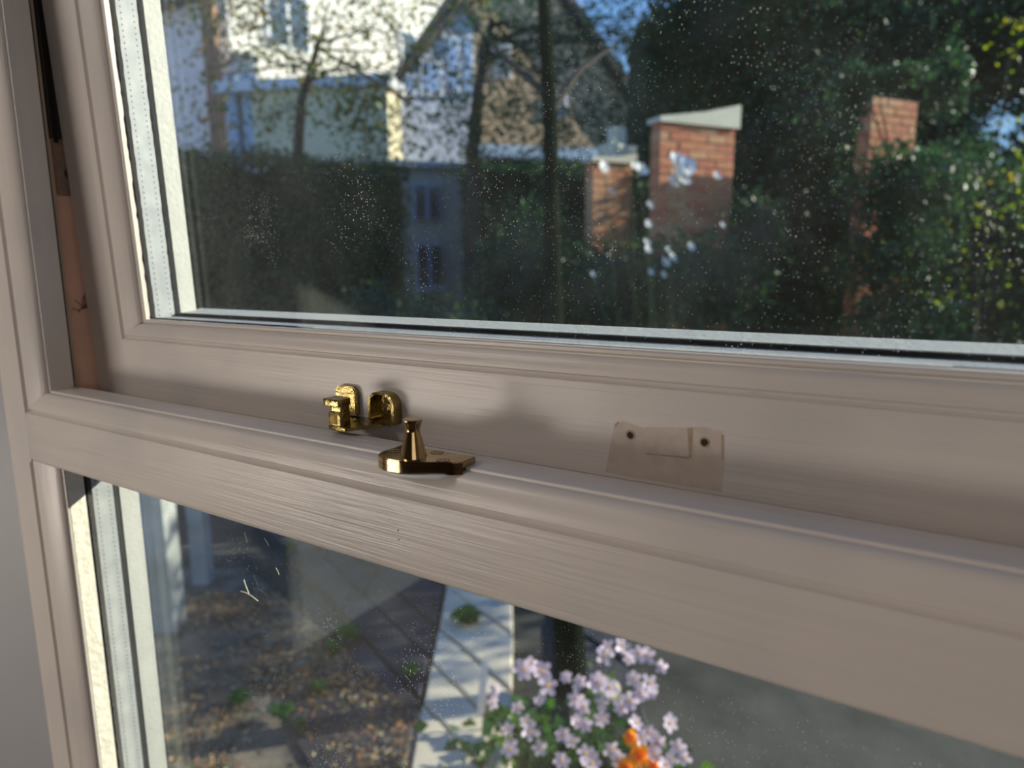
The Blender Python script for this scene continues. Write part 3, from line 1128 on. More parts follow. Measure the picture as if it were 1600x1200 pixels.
G_BED = leaf_mat('bed_plant_leaves', [(0.03, 0.08, 0.02), (0.05, 0.13, 0.03), (0.10, 0.18, 0.04)], 0.35)
LITTER = leaf_mat('fallen_leaf_litter', [(0.32, 0.15, 0.05), (0.20, 0.11, 0.06), (0.42, 0.27, 0.12), (0.12, 0.08, 0.05), (0.36, 0.18, 0.09), (0.45, 0.38, 0.26), (0.10, 0.14, 0.04)], 0.1, 0.8)


def ell_points(ells, n, shell=0.55, seed=3):
    g = np.random.default_rng(seed)
    vol = np.array([e[1][0] * e[1][1] * e[1][2] for e in ells]) ** 0.67
    cnt = np.maximum(1, (n * vol / vol.sum()).astype(int))
    out = []
    for (c, r), k in zip(ells, cnt):
        d = g.normal(size=(k, 3))
        d /= np.linalg.norm(d, axis=1)[:, None]
        rad = (shell + (1 - shell) * g.uniform(0, 1, k) ** 0.6) * (1 + 0.10 * g.normal(size=k))
        out.append(np.array(c) + d * rad[:, None] * np.array(r))
    return np.concatenate(out)


def px_ell(px, py, dep, rx, rz, ry=None):
    """ellipsoid centred where the photo shows (px, py) at `dep` metres; radii given as their size in the photo"""
    k = dep / FPX
    return (tuple(at(px, py, dep)), (rx * k, (ry if ry is not None else rx * k), rz * k))


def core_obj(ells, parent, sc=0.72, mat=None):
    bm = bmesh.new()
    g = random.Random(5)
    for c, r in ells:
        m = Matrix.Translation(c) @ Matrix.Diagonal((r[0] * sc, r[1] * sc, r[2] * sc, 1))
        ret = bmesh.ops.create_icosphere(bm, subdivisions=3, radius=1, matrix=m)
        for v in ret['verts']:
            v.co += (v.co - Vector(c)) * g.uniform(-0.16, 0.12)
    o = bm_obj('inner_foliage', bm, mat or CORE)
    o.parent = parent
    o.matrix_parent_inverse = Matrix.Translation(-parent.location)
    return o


def tree(name, label, cat, base, ells, n, size, mat, trunk, core=True, seed=1, shell=0.55, branches=5, aspect=0.5, group=None, sc=0.72, spread=None):
    root = empty(name, base, label, cat, group)
    inv = Matrix.Translation(-Vector(base))
    P = ell_points(ells, n, shell, seed)
    if spread:
        g = np.random.default_rng(seed + 50)
        k = len(P) // 7                           # leaves gather on twigs
        tw = P[g.integers(0, len(P), k)]
        P = tw[g.integers(0, k, len(P))] + g.normal(size=P.shape) * spread
    lv = leaf_mesh('foliage', P, size, mat, root, seed=seed, aspect=aspect)
    lv.matrix_parent_inverse = inv
    lv['kind'] = 'stuff'
    if core:
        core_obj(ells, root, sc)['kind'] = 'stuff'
    if trunk:
        bm = bmesh.new()
        tube(bm, trunk[0], trunk[1], 10)
        o = bm_obj('trunk', bm, BARK, root, True)
        o.matrix_parent_inverse = inv
        g = random.Random(seed)
        for k in range(branches):
            p0 = Vector(trunk[0][-1]).lerp(Vector(trunk[0][-2]), g.uniform(0, .7))
            c, r = ells[g.randrange(len(ells))]
            p1 = Vector(c) + Vector((g.uniform(-.7, .7) * r[0], g.uniform(-.5, .5) * r[1], g.uniform(-.5, .7) * r[2]))
            md = p0.lerp(p1, 0.5) + Vector((0, 0, g.uniform(-0.02, .16)))
            bm = bmesh.new()
            r0 = trunk[1][-1]
            tube(bm, [p0, p0.lerp(md, .5), md, md.lerp(p1, .5), p1], [r0 * .6, r0 * .5, r0 * .38, r0 * .25, r0 * .1], 6)
            o = bm_obj('branch', bm, BARK, root, True)
            o.matrix_parent_inverse = inv
    return root


# ---- far houses
def gnd(p):
    return Vector((p.x, p.y, GZ))


# house with the lilac-white gable, far left
A, B = at(60, 245, 13.0), at(331, 245, 13.6)
hA, L = wall_frame('white_house', A, B, label='far house with a plain lilac-white gable wall, beside the sash\'s left stile', cat='house')
zt = at(330, 12, 13.6).z - GZ
zl = at(262, 36, 13.3).z - GZ
lprism('wall', RENDER_L, hA, [(0, 0), (L, 0), (L, zt), (L * .8, zt - .2), (0, zl - 1.6)], 0, 2.5)
lprism('roof', ROOF, hA, [(-.3, zl - 1.75), (L * .8, zt - .28), (L + .15, zt - .03), (L + .15, zt + .35), (-.3, zl - 1.1)], -.25, 2.6)
lbox('corner_bricks', simple('brown_brick_corner', (0.28, 0.15, 0.10), 0.9, vary=0.2, scale=8), hA, L, L + .22, -0.02, 0.5, 0, zt)

# sunlit cream house behind the autumn tree
A = at(352, 245, 14.5)
B = A + Vector((0.16, 0.987, 0)) * 8.2
hB, L = wall_frame('cream_house', A, B, label='sunlit cream rendered house behind the leafy autumn branches', cat='house')
zt = at(500, -60, 17).z - GZ
lbox('wall', RENDER_C, hB, 0, L, 0, 4.0, 0, zt)
lprism('roof', ROOF, hB, [(-.3, zt), (L + .3, zt), (L - .4, zt + 2.2), (.6, zt + 2.2)], -.3, 4.2)
for fx in (0.14, 0.6):
    for fz in (0.36, 0.70):
        f = lbox('window', WHITEP, hB, L * fx, L * fx + 1.1, -0.05, 0.06, zt * fz, zt * fz + 1.25)
        lbox('window_glass', BLUEG, f, L * fx + .08, L * fx + .50, -0.055, 0.0, zt * fz + .08, zt * fz + 1.17)
        lbox('window_glass', BLUEG, f, L * fx + .58, L * fx + 1.02, -0.055, 0.0, zt * fz + .08, zt * fz + 1.17)
lbox('drainpipe', WHITEP, hB, 0.18, 0.30, -0.14, -0.02, 0, zt, 0.02)

# low pale extension with two blue doors, in the shade
A, B = at(352, 245, 11.2), at(608, 245, 10.8)
hE, L = wall_frame('garden_extension', A, B, label='low pale green extension with tall blue doors, below the autumn tree', cat='outbuilding')
zt = at(450, 148, 11.1).z - GZ
lbox('wall', simple('pale_green_render', (0.62, 0.54, 0.36), 0.8, vary=0.08, scale=2), hE, L * .19, L, 0.0, 0.9, 0, zt)
lbox('roof', simple('white_fascia', (0.62, 0.62, 0.66), 0.6), hE, -.05, L + .1, -.15, 1.0, zt, zt + .16)
zd = at(380, 122, 11.2).z - GZ
lbox('wall', RENDER_G, hE, 0, L * .19, 0.25, 0.9, 0, zt)
for x0, x1 in ((0.03, 0.22), (0.30, 0.52)):
    d = lbox('door', simple('pale_blue_door', (0.26, 0.36, 0.50), 0.4), hE, x0, x1, 0.1, 0.18, 0.05, zd, 0.01)
    lbox('door_panel', simple('blue_door_panel', (0.32, 0.42, 0.56), 0.4), d, x0 + .03, x1 - .03, 0.08, 0.11, 0.3, zd - .2, 0.01)

# buff brick gable house
A, B = at(604, 190, 12.4), at(1004, 190, 14.3)
hC, L = wall_frame('brick_house', A, B, label='buff brick house with a steep dark-edged gable against the blue sky', cat='house')
ze = at(1004, 195, 14.3).z - GZ
za = at(765, -95, 13.2).z - GZ
zl = at(604, 178, 12.4).z - GZ
xa = L * 0.44
lprism('wall', BRICK_Y, hC, [(0, 0), (L, 0), (L, ze), (xa, za), (0, zl)], 0, 2.8)
bm = bmesh.new()
rp = [(-.25, zl - .15), (xa, za + .05), (L + .3, ze - .22), (L + .3, ze + .05), (xa, za + .2), (-.25, zl + .02)]
prism(bm, rp, lambda p: (p[0], -.22, p[1]), lambda p: (p[0], 2.9, p[1]))
bm_obj('roof', bm, ROOF, hC)


def on_wall(px, py, e):
    inv = e.matrix_basis.inverted()
    o = inv @ CAM
    d = inv.to_3x3() @ (_f * FPX + R_ * (px - 800) + D_ * (py - 600))
    p = o + d * (-o.y / d.y)
    return p.x, p.z


def px_window(e, x0, y0, x1, y1, frame, glass, bars=1, name='window'):
    a = on_wall(x0, y1, e)
    b = on_wall(x1, y0, e)
    f = empty_win = lbox(name, frame, e, a[0], b[0], -0.06, 0.05, a[1], b[1], 0.01)
    wdt = (b[0] - a[0]) / bars
    t = min(0.07, wdt * 0.16)
    for k in range(bars):
        lbox('window_glass', glass, f, a[0] + wdt * k + t, a[0] + wdt * (k + 1) - t, -0.068, -0.055, a[1] + t, b[1] - t)
    return f


px_window(hC, 771, 62, 797, 122, WHITEP, simple('grey_blind_glass', (0.34, 0.36, 0.38), 0.3))
px_window(hC, 855, 150, 885, 185, WHITEP, BLUEG)
a = on_wall(985, 60, hC)
ch = lbox('chimney', BRICK_Y, hC, a[0] - .25, a[0] + .25, 2.0, 2.6, ze - .3, a[1] + .3, 0.01)

# white gabled bay with blue windows, left of the brick gable
A, B = at(612, 180, 11.3), at(742, 180, 11.9)
hW, L = wall_frame('white_bay', A, B, label='white gabled bay with sky-blue panes, in front of the brick house', cat='house bay')
z1 = at(612, 150, 11.3).z - GZ
z2 = at(725, 20, 11.8).z - GZ
lprism('wall', simple('bay_white', (0.50, 0.53, 0.62), 0.6), hW, [(0, 0), (L, 0), (L, z2 - .3), (L * .88, z2), (0, z1)], 0, 0.4)
lprism('roof', ROOF, hW, [(-.1, z1 - .05), (L * .88, z2 - .02), (L + .1, z2 - .35), (L + .1, z2 - .2), (L * .88, z2 + .14), (-.1, z1 + .12)], -.12, 0.42)
for x0, y0, x1, y1 in ((628, 118, 648, 150), (656, 96, 690, 150), (698, 60, 716, 150), (722, 60, 738, 150)):
    px_window(hW, x0, y0, x1, y1, WHITEP, simple('pale_blue_pane', (0.36, 0.48, 0.72), 0.15))

# grey rendered wall with two stacked windows, seen between the hedges
A, B = at(590, 300, 8.2), at(722, 300, 8.5)
hG, L = wall_frame('grey_annex', A, B, label='narrow grey rendered annex with two stacked blue-framed windows, between the hedges', cat='outbuilding')
zt = at(680, 262, 8.3).z - GZ
lbox('wall', simple('grey_blue_render', (0.30, 0.29, 0.25), 0.8, vary=0.1, scale=4), hG, 0, L, 0, 0.5, 0, zt)
lbox('roof', SLATE, hG, -.05, L + .05, -.08, 1.6, zt, zt + .07)
NAVY = simple('dark_window_glass', (0.02, 0.03, 0.045), 0.15)
px_window(hG, 646, 290, 686, 345, BLUEP, NAVY, 2)
px_window(hG, 650, 382, 690, 448, BLUEP, NAVY, 2)
a, b = on_wall(648, 457, hG), on_wall(694, 447, hG)
lbox('sill', simple('lilac_sill', (0.30, 0.29, 0.36), 0.6), hG, a[0], b[0], -.10, 0, a[1], b[1])

# long low shed with blue-grey roof panels
A, B = at(748, 250, 7.6), at(992, 255, 8.1)
hS, L = wall_frame('garden_shed', A, B, label='low dark shed with sloping blue-grey roof panels, behind the tree trunk', cat='shed')
z0, z1 = at(800, 250, 7.8).z - GZ, at(800, 203, 7.8).z - GZ
lbox('wall', simple('dark_shed_boards', (0.05, 0.055, 0.05), 0.8, vary=0.2, scale=6), hS, 0, L, 0, 1.2, 0, z0)
n = 4
for k in range(n):
    bm = bmesh.new()
    x0, x1 = L * k / n + .01, L * (k + 1) / n - .01
    prism(bm, [(-0.1, z0 - .02), (1.25, z1), (1.25, z1 + .03), (-0.1, z0 + .02)], lambda p: (x0, p[0], p[1]), lambda p: (x1, p[0], p[1]))
    bm_obj('roof_panel', bm, SLATE, hS)

# brick piers added in place of window reflections, bricks laid one by one
BR_O = [simple('reflection_brick_%s' % n, c, 0.85, vary=0.12, scale=30) for n, c in (('red', (0.55, 0.17, 0.08)), ('mid', (0.60, 0.23, 0.10)), ('tan', (0.62, 0.31, 0.15)))]
MORT = simple('reflection_pier_mortar', (0.42, 0.34, 0.27), 0.95)
CAPS = simple('pale_reflection_pier_cap', (0.60, 0.57, 0.44), 0.7, vary=0.08, scale=12)


def pier(label, pxa, pxb, ytop, ybot, depth, cols, top=None, cat='brick pier', tan=False):
    A = at(pxa, ytop, depth)
    ra, rb = A - CAM, (at(pxb, ytop, depth) - CAM)
    u = Vector((0.55, 0.835))
    # right edge: point on the second view ray that lies along u from A
    k = (ra.x * u.y - ra.y * u.x) / (rb.x * u.y - rb.y * u.x)
    B = CAM + rb * k
    e, L = wall_frame('reflection_pier', A, B, label=label, cat=cat)
    H = A.z - GZ
    T = 0.10
    lbox('reflection_pier_core', MORT, e, 0.006, L - .006, 0.006, T - .006, 0, H)
    bw = L / cols
    rowh = 0.052
    z = H
    zb = at(pxa, ybot + 45, depth).z - GZ
    me = {}
    r = 0
    while z - rowh > zb:
        off = 0 if r % 2 == 0 else bw / 2
        x = -off
        while x < L - 1e-4:
            x0, x1 = max(0, x), min(L, x + bw)
            if x1 - x0 > 0.03:
                key = round(x1 - x0, 3)
                if key not in me:
                    bm = bmesh.new()
                    box(bm, 0.004, x1 - x0 - .004, 0, T, 0.004, rowh - .004, 0.002)
                    bmesh.ops.recalc_face_normals(bm, faces=bm.faces)
                    mm_ = bpy.data.meshes.new('brick')
                    bm.to_mesh(mm_)
                    bm.free()
                    me[key] = [mm_.copy() for _ in range(3)]
                    for q, m3 in zip(me[key], BR_O):
                        q.materials.append(m3)
                ch_ = rnd.choice([0, 1, 1, 2] if not tan else [1, 2, 2])
                o = bpy.data.objects.new('brick', me[key][ch_])  # brick of a pier added in place of a window reflection
                COL.objects.link(o)
                o.parent = e
                o.location = (x0, rnd.uniform(-.003, .003), z - rowh)
            x += bw
        z -= rowh
        r += 1
    lbox('reflection_pier_base', BR_O[0], e, 0, L, 0, T, 0, z)
    if top:
        a = on_wall(pxb, top, e)
        lprism('reflection_pier_cap', CAPS, e, [(-.015, H), (L + .02, H), (L + .02, a[1]), (L * .55, H + (a[1] - H) * .55), (-.015, H + .03)], -.02, T + .02)
    return e


pier('broad orange brick pier with sloping cap, standing in for a window reflection, before dark trees', 1032, 1150, 190, 345, 4.2, 4, top=164)
pier('narrow tan brick pier standing in for a window reflection, left of the broad one', 926, 989, 252, 345, 4.6, 3, tan=True, top=240)
pier('orange brick pier half hidden by leaves, standing in for a window reflection high up', 1364, 1436, 150, 200, 4.4, 3, tan=False)
A, B = at(945, 368, 5.4), at(998, 368, 5.6)
e, L = wall_frame('cream_block', A, B, label='small cream rendered block low behind the leaves, under the narrow added reflection pier', cat='garden wall')
H = A.z - GZ
lbox('wall', CAPS, e, 0, L, 0, .2, 0, H - .03)
lbox('coping', CAPS, e, -.01, L + .01, -.015, .215, H - .03, H, 0.004)
A, B = at(958, 196, 4.8), at(984, 196, 4.9)
e, L = wall_frame('white_post', A, B, label='slim white painted post with a square head, behind the narrow tan brick pier', cat='post')
H = A.z - GZ
lbox('shaft', CAPS, e, 0.01, L - .01, 0, .09, 0, H - .2)
lbox('post_head', CAPS, e, -.03, L + .05, -.03, .12, H - .22, H - .12, 0.008)
lbox('post_tip', CAPS, e, 0.02, L - .02, .01, .08, H - .12, H, 0.01)

# ---- hedges
def hedge(name, label, A, B, ztop, thick, n, seed, mat, size=0.05, zlow=GZ):
    e, L = wall_frame(name, A, B, label=label, cat='hedge')
    H = ztop - GZ
    bm = bmesh.new()
    nx, nz = 40, 14
    g = random.Random(seed)
    for (yy, sg) in ((0.10, -1), (thick - .1, 1)):
        gr = [[bm.verts.new((L * i / nx, yy + g.uniform(-.05, .05), (H - .06) * j / nz + (g.uniform(-.05, .03) if j == nz else 0))) for j in range(nz + 1)] for i in range(nx + 1)]
        for i in range(nx):
            for j in range(nz):
                bm.faces.new((gr[i][j], gr[i + 1][j], gr[i + 1][j + 1], gr[i][j + 1]))
        if sg < 0:
            fr = gr
    for i in range(nx):
        bm.faces.new((fr[i][nz], fr[i + 1][nz], gr[i + 1][nz], gr[i][nz]))
    for q in (0, nx):
        for j in range(nz):
            bm.faces.new((fr[q][j], fr[q][j + 1], gr[q][j + 1], gr[q][j]))
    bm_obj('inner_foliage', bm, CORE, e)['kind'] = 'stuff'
    gg = np.random.default_rng(seed)
    P = np.zeros((n, 3))
    P[:, 0] = gg.uniform(-0.05, L + .05, n)
    top = gg.uniform(0, 1, n) < 0.2
    P[:, 1] = np.where(top, gg.uniform(0, thick, n), gg.normal(0.03, 0.05, n))
    zz = GZ if zlow is None else zlow
    P[:, 2] = np.where(top, H + gg.normal(0, .035, n), gg.uniform(zz - GZ, H, n))
    P[:, 1] += 0.06 * np.sin(P[:, 0] * 5 + 2 * np.sin(P[:, 2] * 4)) + 0.04 * np.sin(P[:, 2] * 11 + P[:, 0] * 3)
    lv = leaf_mesh('foliage', P, size, mat, e, seed=seed)
    lv['kind'] = 'stuff'
    return e


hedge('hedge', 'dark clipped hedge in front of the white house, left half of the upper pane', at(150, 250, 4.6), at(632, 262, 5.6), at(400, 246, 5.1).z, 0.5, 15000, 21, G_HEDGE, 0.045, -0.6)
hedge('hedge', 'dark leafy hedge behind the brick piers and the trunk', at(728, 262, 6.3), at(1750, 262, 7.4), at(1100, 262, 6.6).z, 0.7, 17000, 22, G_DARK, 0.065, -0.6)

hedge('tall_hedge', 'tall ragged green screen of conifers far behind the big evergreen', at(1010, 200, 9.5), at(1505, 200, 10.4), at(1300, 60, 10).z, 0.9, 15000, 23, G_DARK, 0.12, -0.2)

# ---- trees
T1 = [px_ell(330, 20, 5.0, 70, 60), px_ell(420, 60, 5.0, 100, 110), px_ell(530, 50, 5.1, 120, 130), px_ell(640, 20, 5.3, 110, 110), px_ell(560, 170, 5.0, 110, 60), px_ell(400, 190, 4.9, 60, 45), px_ell(690, 130, 5.6, 70, 90), px_ell(310, 130, 4.8, 30, 26), px_ell(315, 205, 4.8, 36, 26), px_ell(620, 215, 5.2, 90, 34), px_ell(720, 225, 5.4, 50, 36)]
base = gnd(at(470, 260, 5.9))
tree('autumn_tree', 'thin-leaved autumn tree with yellow and orange leaves, over the sunlit cream house', 'tree', base, T1, 4300, 0.050, G_TREE,
     ([base, base + Vector((0.02, 0, 1.2)), base + Vector((-0.05, 0, 2.4)), at(470, 160, 5.3), at(500, 60, 5.2)], [0.07, .06, .05, .035, .02]), core=False, seed=31, shell=0.2, branches=12, spread=0.10)
T2 = [px_ell(760, 10, 5.8, 70, 80), px_ell(830, 90, 5.8, 80, 80), px_ell(930, 60, 5.9, 90, 60), px_ell(1010, 40, 5.9, 70, 80), px_ell(740, 190, 5.6, 70, 70), px_ell(860, 200, 5.6, 110, 50), px_ell(960, 170, 5.9, 60, 60), px_ell(1020, 210, 5.9, 40, 80)]
base = gnd(at(742, 250, 5.9))
tree('dark_tree', 'dark loosely branched tree across the brick gable and the blue sky', 'tree', base, T2, 5600, 0.050, G_DARK,
     ([base, base + Vector((0, 0, 1.6)), at(738, 240, 5.8), at(748, 130, 5.8), at(770, 30, 5.8)], [0.08, .07, .06, .045, .025]), core=False, seed=32, shell=0.2, branches=14, spread=0.10)
T3 = [px_ell(1120, 40, 5.6, 110, 130), px_ell(1230, 30, 5.8, 150, 150), px_ell(1240, 220, 5.6, 130, 120), px_ell(1370, 60, 5.9, 130, 120), px_ell(1500, 20, 6.0, 130, 100), px_ell(1640, 60, 6.1, 120, 120), px_ell(1110, 420, 5.4, 120, 120),
      px_ell(1330, 330, 5.5, 150, 120), px_ell(1470, 400, 5.6, 140, 150), px_ell(1620, 400, 5.6, 130, 140), px_ell(1440, 220, 6.1, 90, 80), px_ell(1650, 240, 6.2, 70, 80), px_ell(1530, 130, 6.2, 60, 50), px_ell(1500, 270, 6.2, 70, 50), px_ell(1200, 480, 5.4, 140, 110)]
base = gnd(at(1290, 300, 6.0))
tree('evergreen_tree', 'huge dense dark evergreen filling the right of the upper pane', 'tree', base, T3, 62000, 0.066, G_DARK,
     ([base, base + Vector((0, 0, 1.6)), base + Vector((.1, 0, 3.0))], [0.16, .14, .10]), aspect=0.6, seed=33, shell=0.62, branches=4, sc=0.62)
# lower planting in front of the piers
S1 = [px_ell(830, 420, 4.4, 90, 110), px_ell(950, 455, 4.2, 90, 85), px_ell(1080, 450, 4.0, 110, 92), px_ell(1180, 380, 4.2, 50, 90), px_ell(1010, 330, 4.6, 26, 50), px_ell(700, 520, 3.9, 90, 70), px_ell(590, 500, 4.3, 70, 60)]
base = gnd(at(980, 500, 4.2))
tree('leafy_shrub', 'dark green shrub in front of the brick piers, around their feet', 'shrub', base, S1, 7500, 0.045, G_DARK,
     ([base, base + Vector((0, 0, .5)), base + Vector((0.02, 0, 1.0))], [0.04, .035, .02]), seed=34, shell=0.6, branches=5, sc=0.68)
S2 = [px_ell(1330, 150, 4.1, 26, 60), px_ell(1480, 130, 4.2, 36, 60), px_ell(1420, 290, 3.95, 100, 66), px_ell(1500, 250, 4.1, 50, 40), px_ell(1400, 400, 3.95, 90, 90), px_ell(1410, 520, 3.95, 90, 80), px_ell(1400, 120, 4.0, 50, 16)]
base = gnd(at(1420, 300, 4.3))
tree('leafy_shrub', 'tall dark shrub part hiding the highest brick pier, right of centre', 'shrub', base, S2, 12000, 0.048, G_DARK,
     ([base, base + Vector((0, 0, 1.0)), base + Vector((0.02, 0, 1.9))], [0.04, .035, .02]), core=False, seed=35, shell=0.1, branches=6)
S3 = [px_ell(1400, 425, 3.9, 120, 70), px_ell(1540, 370, 3.9, 110, 110), px_ell(1600, 250, 4.0, 60, 120), px_ell(1500, 470, 3.8, 110, 50), px_ell(1590, 60, 4.2, 60, 60)]
base = gnd(at(1520, 480, 4.0))
tree('lime_shrub', 'yellow-lime leaved shrub sparkling at the right edge, before the evergreen', 'shrub', base, S3, 460, 0.030, G_LIME,
     ([base, base + Vector((0, 0, .8)), base + Vector((0.02, 0, 1.4))], [0.03, .025, .015]), core=False, seed=36, shell=0.1, branches=8, aspect=0.7)
# slim dark trunk rising from the bed
b0 = on_ground(893, 1082)
bm_pts = [b0, at(890, 1000, (b0 - CAM).dot(_f) - .02), at(872, 700, 2.25), at(864, 420, 2.3), at(860, 200, 2.4), at(850, 0, 2.5), at(846, -120, 2.55)]
tt = empty('slim_tree', b0, 'slim dark mossy tree trunk rising from the flower bed, seen through both panes', 'tree')
bm = bmesh.new()
tube(bm, [p - b0 for p in bm_pts], [.062, .056, .036, .030, .026, .024, .02], 14)
bm_obj('trunk', bm, simple('mossy_bark', (0.010, 0.015, 0.009), 1.0, vary=0.5, scale=14, bump=0.3, bscale=60), tt, True)
tt.children[0].data.materials[0].node_tree.nodes['Principled BSDF'].inputs['Specular IOR Level'].default_value = 0.0
for a, b, c in (((856, 150, 2.42), (800, 100, 2.5), (740, 40, 2.6)), ((858, 180, 2.4), (905, 110, 2.5), (960, 70, 2.6))):
    bm = bmesh.new()
    tube(bm, [at(*a) - b0, at(*b) - b0, at(*c) - b0], [.016, .011, .005], 8)
    bm_obj('branch', bm, BARK, tt, True)

# tree to the right of the view whose thin crown dapples the sunlight on the paving
base = Vector((1.9, 5.5, GZ))
tree('thin_tree', 'thin-crowned tree right of the garden, throwing dappled shade on the paving', 'tree', base, [((1.75, 5.3, 0.75), (0.62, 0.9, 0.62)), ((1.5, 4.6, 0.4), (0.4, 0.4, 0.35))], 1500, 0.085, G_TREE,
     ([base, base + Vector((0, 0, .9)), base + Vector((-.1, -.1, 1.8))], [0.06, .05, .035]), core=False, seed=41, shell=0.1, branches=9, spread=0.12)

# ---- things on the ground
litter_poly = [(-3.0, 1.35), (-2.35, 1.75), (-1.2, 1.38), (-1.0, 1.08), (-1.3, .55), (-2.6, .5)]


def inside(x, y, P):
    c = False
    for i in range(len(P)):
        x0, y0 = P[i]
        x1, y1 = P[i - 1]
        if (y0 > y) != (y1 > y) and x < (x1 - x0) * (y - y0) / (y1 - y0) + x0:
            c = not c
    return c


pts = []
g = random.Random(77)
while len(pts) < 6500:
    x, y = g.uniform(-3, -.95), g.uniform(.5, 1.75)
    if inside(x, y, litter_poly) and (math.sin(x * 6.3 + 1.2 * math.sin(y * 7)) + math.sin(y * 8.1 + x * 2) > g.uniform(-1.6, .9)):
        pts.append((x, y, GZ - .004 + g.uniform(0, .022)))
lt = leaf_mesh('leaf_litter', np.array(pts), 0.018, LITTER, None, flat=0.72, seed=8, aspect=0.6)
tag(lt, 'brown and orange fallen leaf litter on the soil beside the dark slabs', 'leaf litter', kind='stuff')


def bed_plant(px, py, label, n=9, sz=0.05, h=0.05):
    n = int(n * 1.8)
    sz *= 0.75
    c = on_ground(px, py)
    c.z = GZ - 0.01
    e = empty('ground_plant', c, label, 'plant')
    gg = random.Random(px * 7 + py)
    stem = bmesh.new()
    tube(stem, [(0, 0, 0), (0.002, 0, h * .5), (0, .003, h)], [.003, .0025, .002], 6)
    bm_obj('stem', stem, G_BED, e)
    for k in range(n):
        a = k * 2.4 + gg.uniform(-.3, .3)
        r = sz * gg.uniform(.7, 1.2)
        d = Vector((math.cos(a), math.sin(a), 0))
        s = Vector((-d.y, d.x, 0))
        zz = h * gg.uniform(.5, 1.1)
        bm = bmesh.new()
        rows = []
        for i, (t, wv) in enumerate(((0.08, .05), (.35, .34), (.65, .42), (.88, .25), (1.0, .02))):
            m_ = d * (r * t) + Vector((0, 0, zz + 0.35 * r * math.sin(t * 2.6) * .6))
            rows.append((bm.verts.new(m_ - s * r * wv + Vector((0, 0, .1 * r * wv))), bm.verts.new(m_ - Vector((0, 0, .04 * r))), bm.verts.new(m_ + s * r * wv + Vector((0, 0, .1 * r * wv)))))
        for u, v in zip(rows, rows[1:]):
            bm.faces.new((u[0], u[1], v[1], v[0]))
            bm.faces.new((u[1], u[2], v[2], v[1]))
        bm_obj('leaf', bm, G_BED, e, True)
    return e


bed_plant(455, 862, 'small green plant just under the rail, growing between dark slabs', 8, .06)
bed_plant(520, 1020, 'low green seedling at the edge of the leaf litter, left of the big weed patch', 8, .05)
bed_plant(545, 1000, 'green weed in the joint of the dark slabs, above the leaf litter', 9, .07)
bed_plant(440, 1125, 'bright green weed at the lower middle of the leaf litter', 10, .055)
bed_plant(375, 1100, 'green weed in the leaf litter, left of the brightest one', 8, .045)
bed_plant(470, 1145, 'small lime green weed in the litter, nearest the window sill', 8, .04)
bed_plant(640, 1060, 'green sprig on the edge between the dark slabs and the pale path', 7, .05)
bed_plant(728, 975, 'yellow-green tuft on the pale path below the rail', 12, .09)
bed_plant(500, 1085, 'loose green weed in the middle of the litter bed', 9, .05)

# white posts added in place of pane reflections, left of the lower pane
for k, (px, py, wpx, lab) in enumerate(((262, 975, 40, 'stout white post for a pane reflection, outside the lower pane, nearest the frame'), (318, 905, 24, 'thinner white post for a pane reflection, behind the stout one'))):
    c = on_ground(px, py)
    dep = (c - CAM).dot(_f)
    wd = wpx * dep / FPX
    e = empty('reflection_post', c, lab, 'post')
    e.rotation_euler = (0, 0, 0.55)
    lbox('shaft', simple('pale_reflection_post', (0.42, 0.44, 0.43), 0.7, vary=0.3, scale=5), e, -wd / 2, wd / 2, -wd / 2, wd / 2, -.03, 1.05, 0.004)
    lbox('post_cap', WHITEP, e, -wd / 2 - .01, wd / 2 + .01, -wd / 2 - .01, wd / 2 + .01, 1.05, 1.08, 0.004)

# rocks in the bed
def rock(px, py, r, lab, col):
    c = on_ground(px, py)
    bm = bmesh.new()
    bmesh.ops.create_icosphere(bm, subdivisions=3, radius=r)
    gg = random.Random(px)
    ph = [gg.uniform(0, 6) for _ in range(3)]
    for v in bm.verts:
        k = 1 + .14 * math.sin(v.co.x / r * 2.3 + ph[0]) + .10 * math.sin(v.co.y / r * 3.1 + ph[1]) + .08 * math.sin(v.co.z / r * 4 + ph[2])
        v.co *= k
        v.co.z *= .55
        v.co.x *= 1.25
    o = bm_obj('rock', bm, simple('stone', col, .9, vary=.2, scale=9, bump=.5, bscale=50), None, True)
    o.location = c + Vector((0, 0, r * .2 - .03))
    tag(o, lab, 'rock')


rock(945, 1075, .065, 'pale beige rock beside the slim trunk in the flower bed', (.45, .40, .33))

# plant labels
def stick(px, py, hpx, wd, mat, lab):
    c = on_ground(px, py)
    dep = (c - CAM).dot(_f)
    H = hpx * dep / FPX
    bm = bmesh.new()
    prism(bm, [(-wd * .3, -.03), (wd * .3, -.03), (wd / 2, H * .25), (wd / 2, H * .92), (wd * .35, H), (-wd * .35, H), (-wd / 2, H * .92), (-wd / 2, H * .25)], lambda p: (p[0], 0, p[1]), lambda p: (p[0], .0025, p[1]))
    o = bm_obj('plant_label', bm, mat, None)
    o.location = c
    o.rotation_euler = (-.25, 0.06, 0.4)
    tag(o, lab, 'plant label')


stick(750, 1118, 82, .026, simple('white_plastic_label', (.8, .8, .8), .5), 'tall white plastic plant label standing on the pale path')
stick(762, 1138, 50, .024, simple('orange_plastic_label', (.75, .20, .05), .5), 'short orange plant label beside the tall white one')
bed_plant(775, 1146, 'dark green tuft beside the orange plant label', 9, .06, .09)

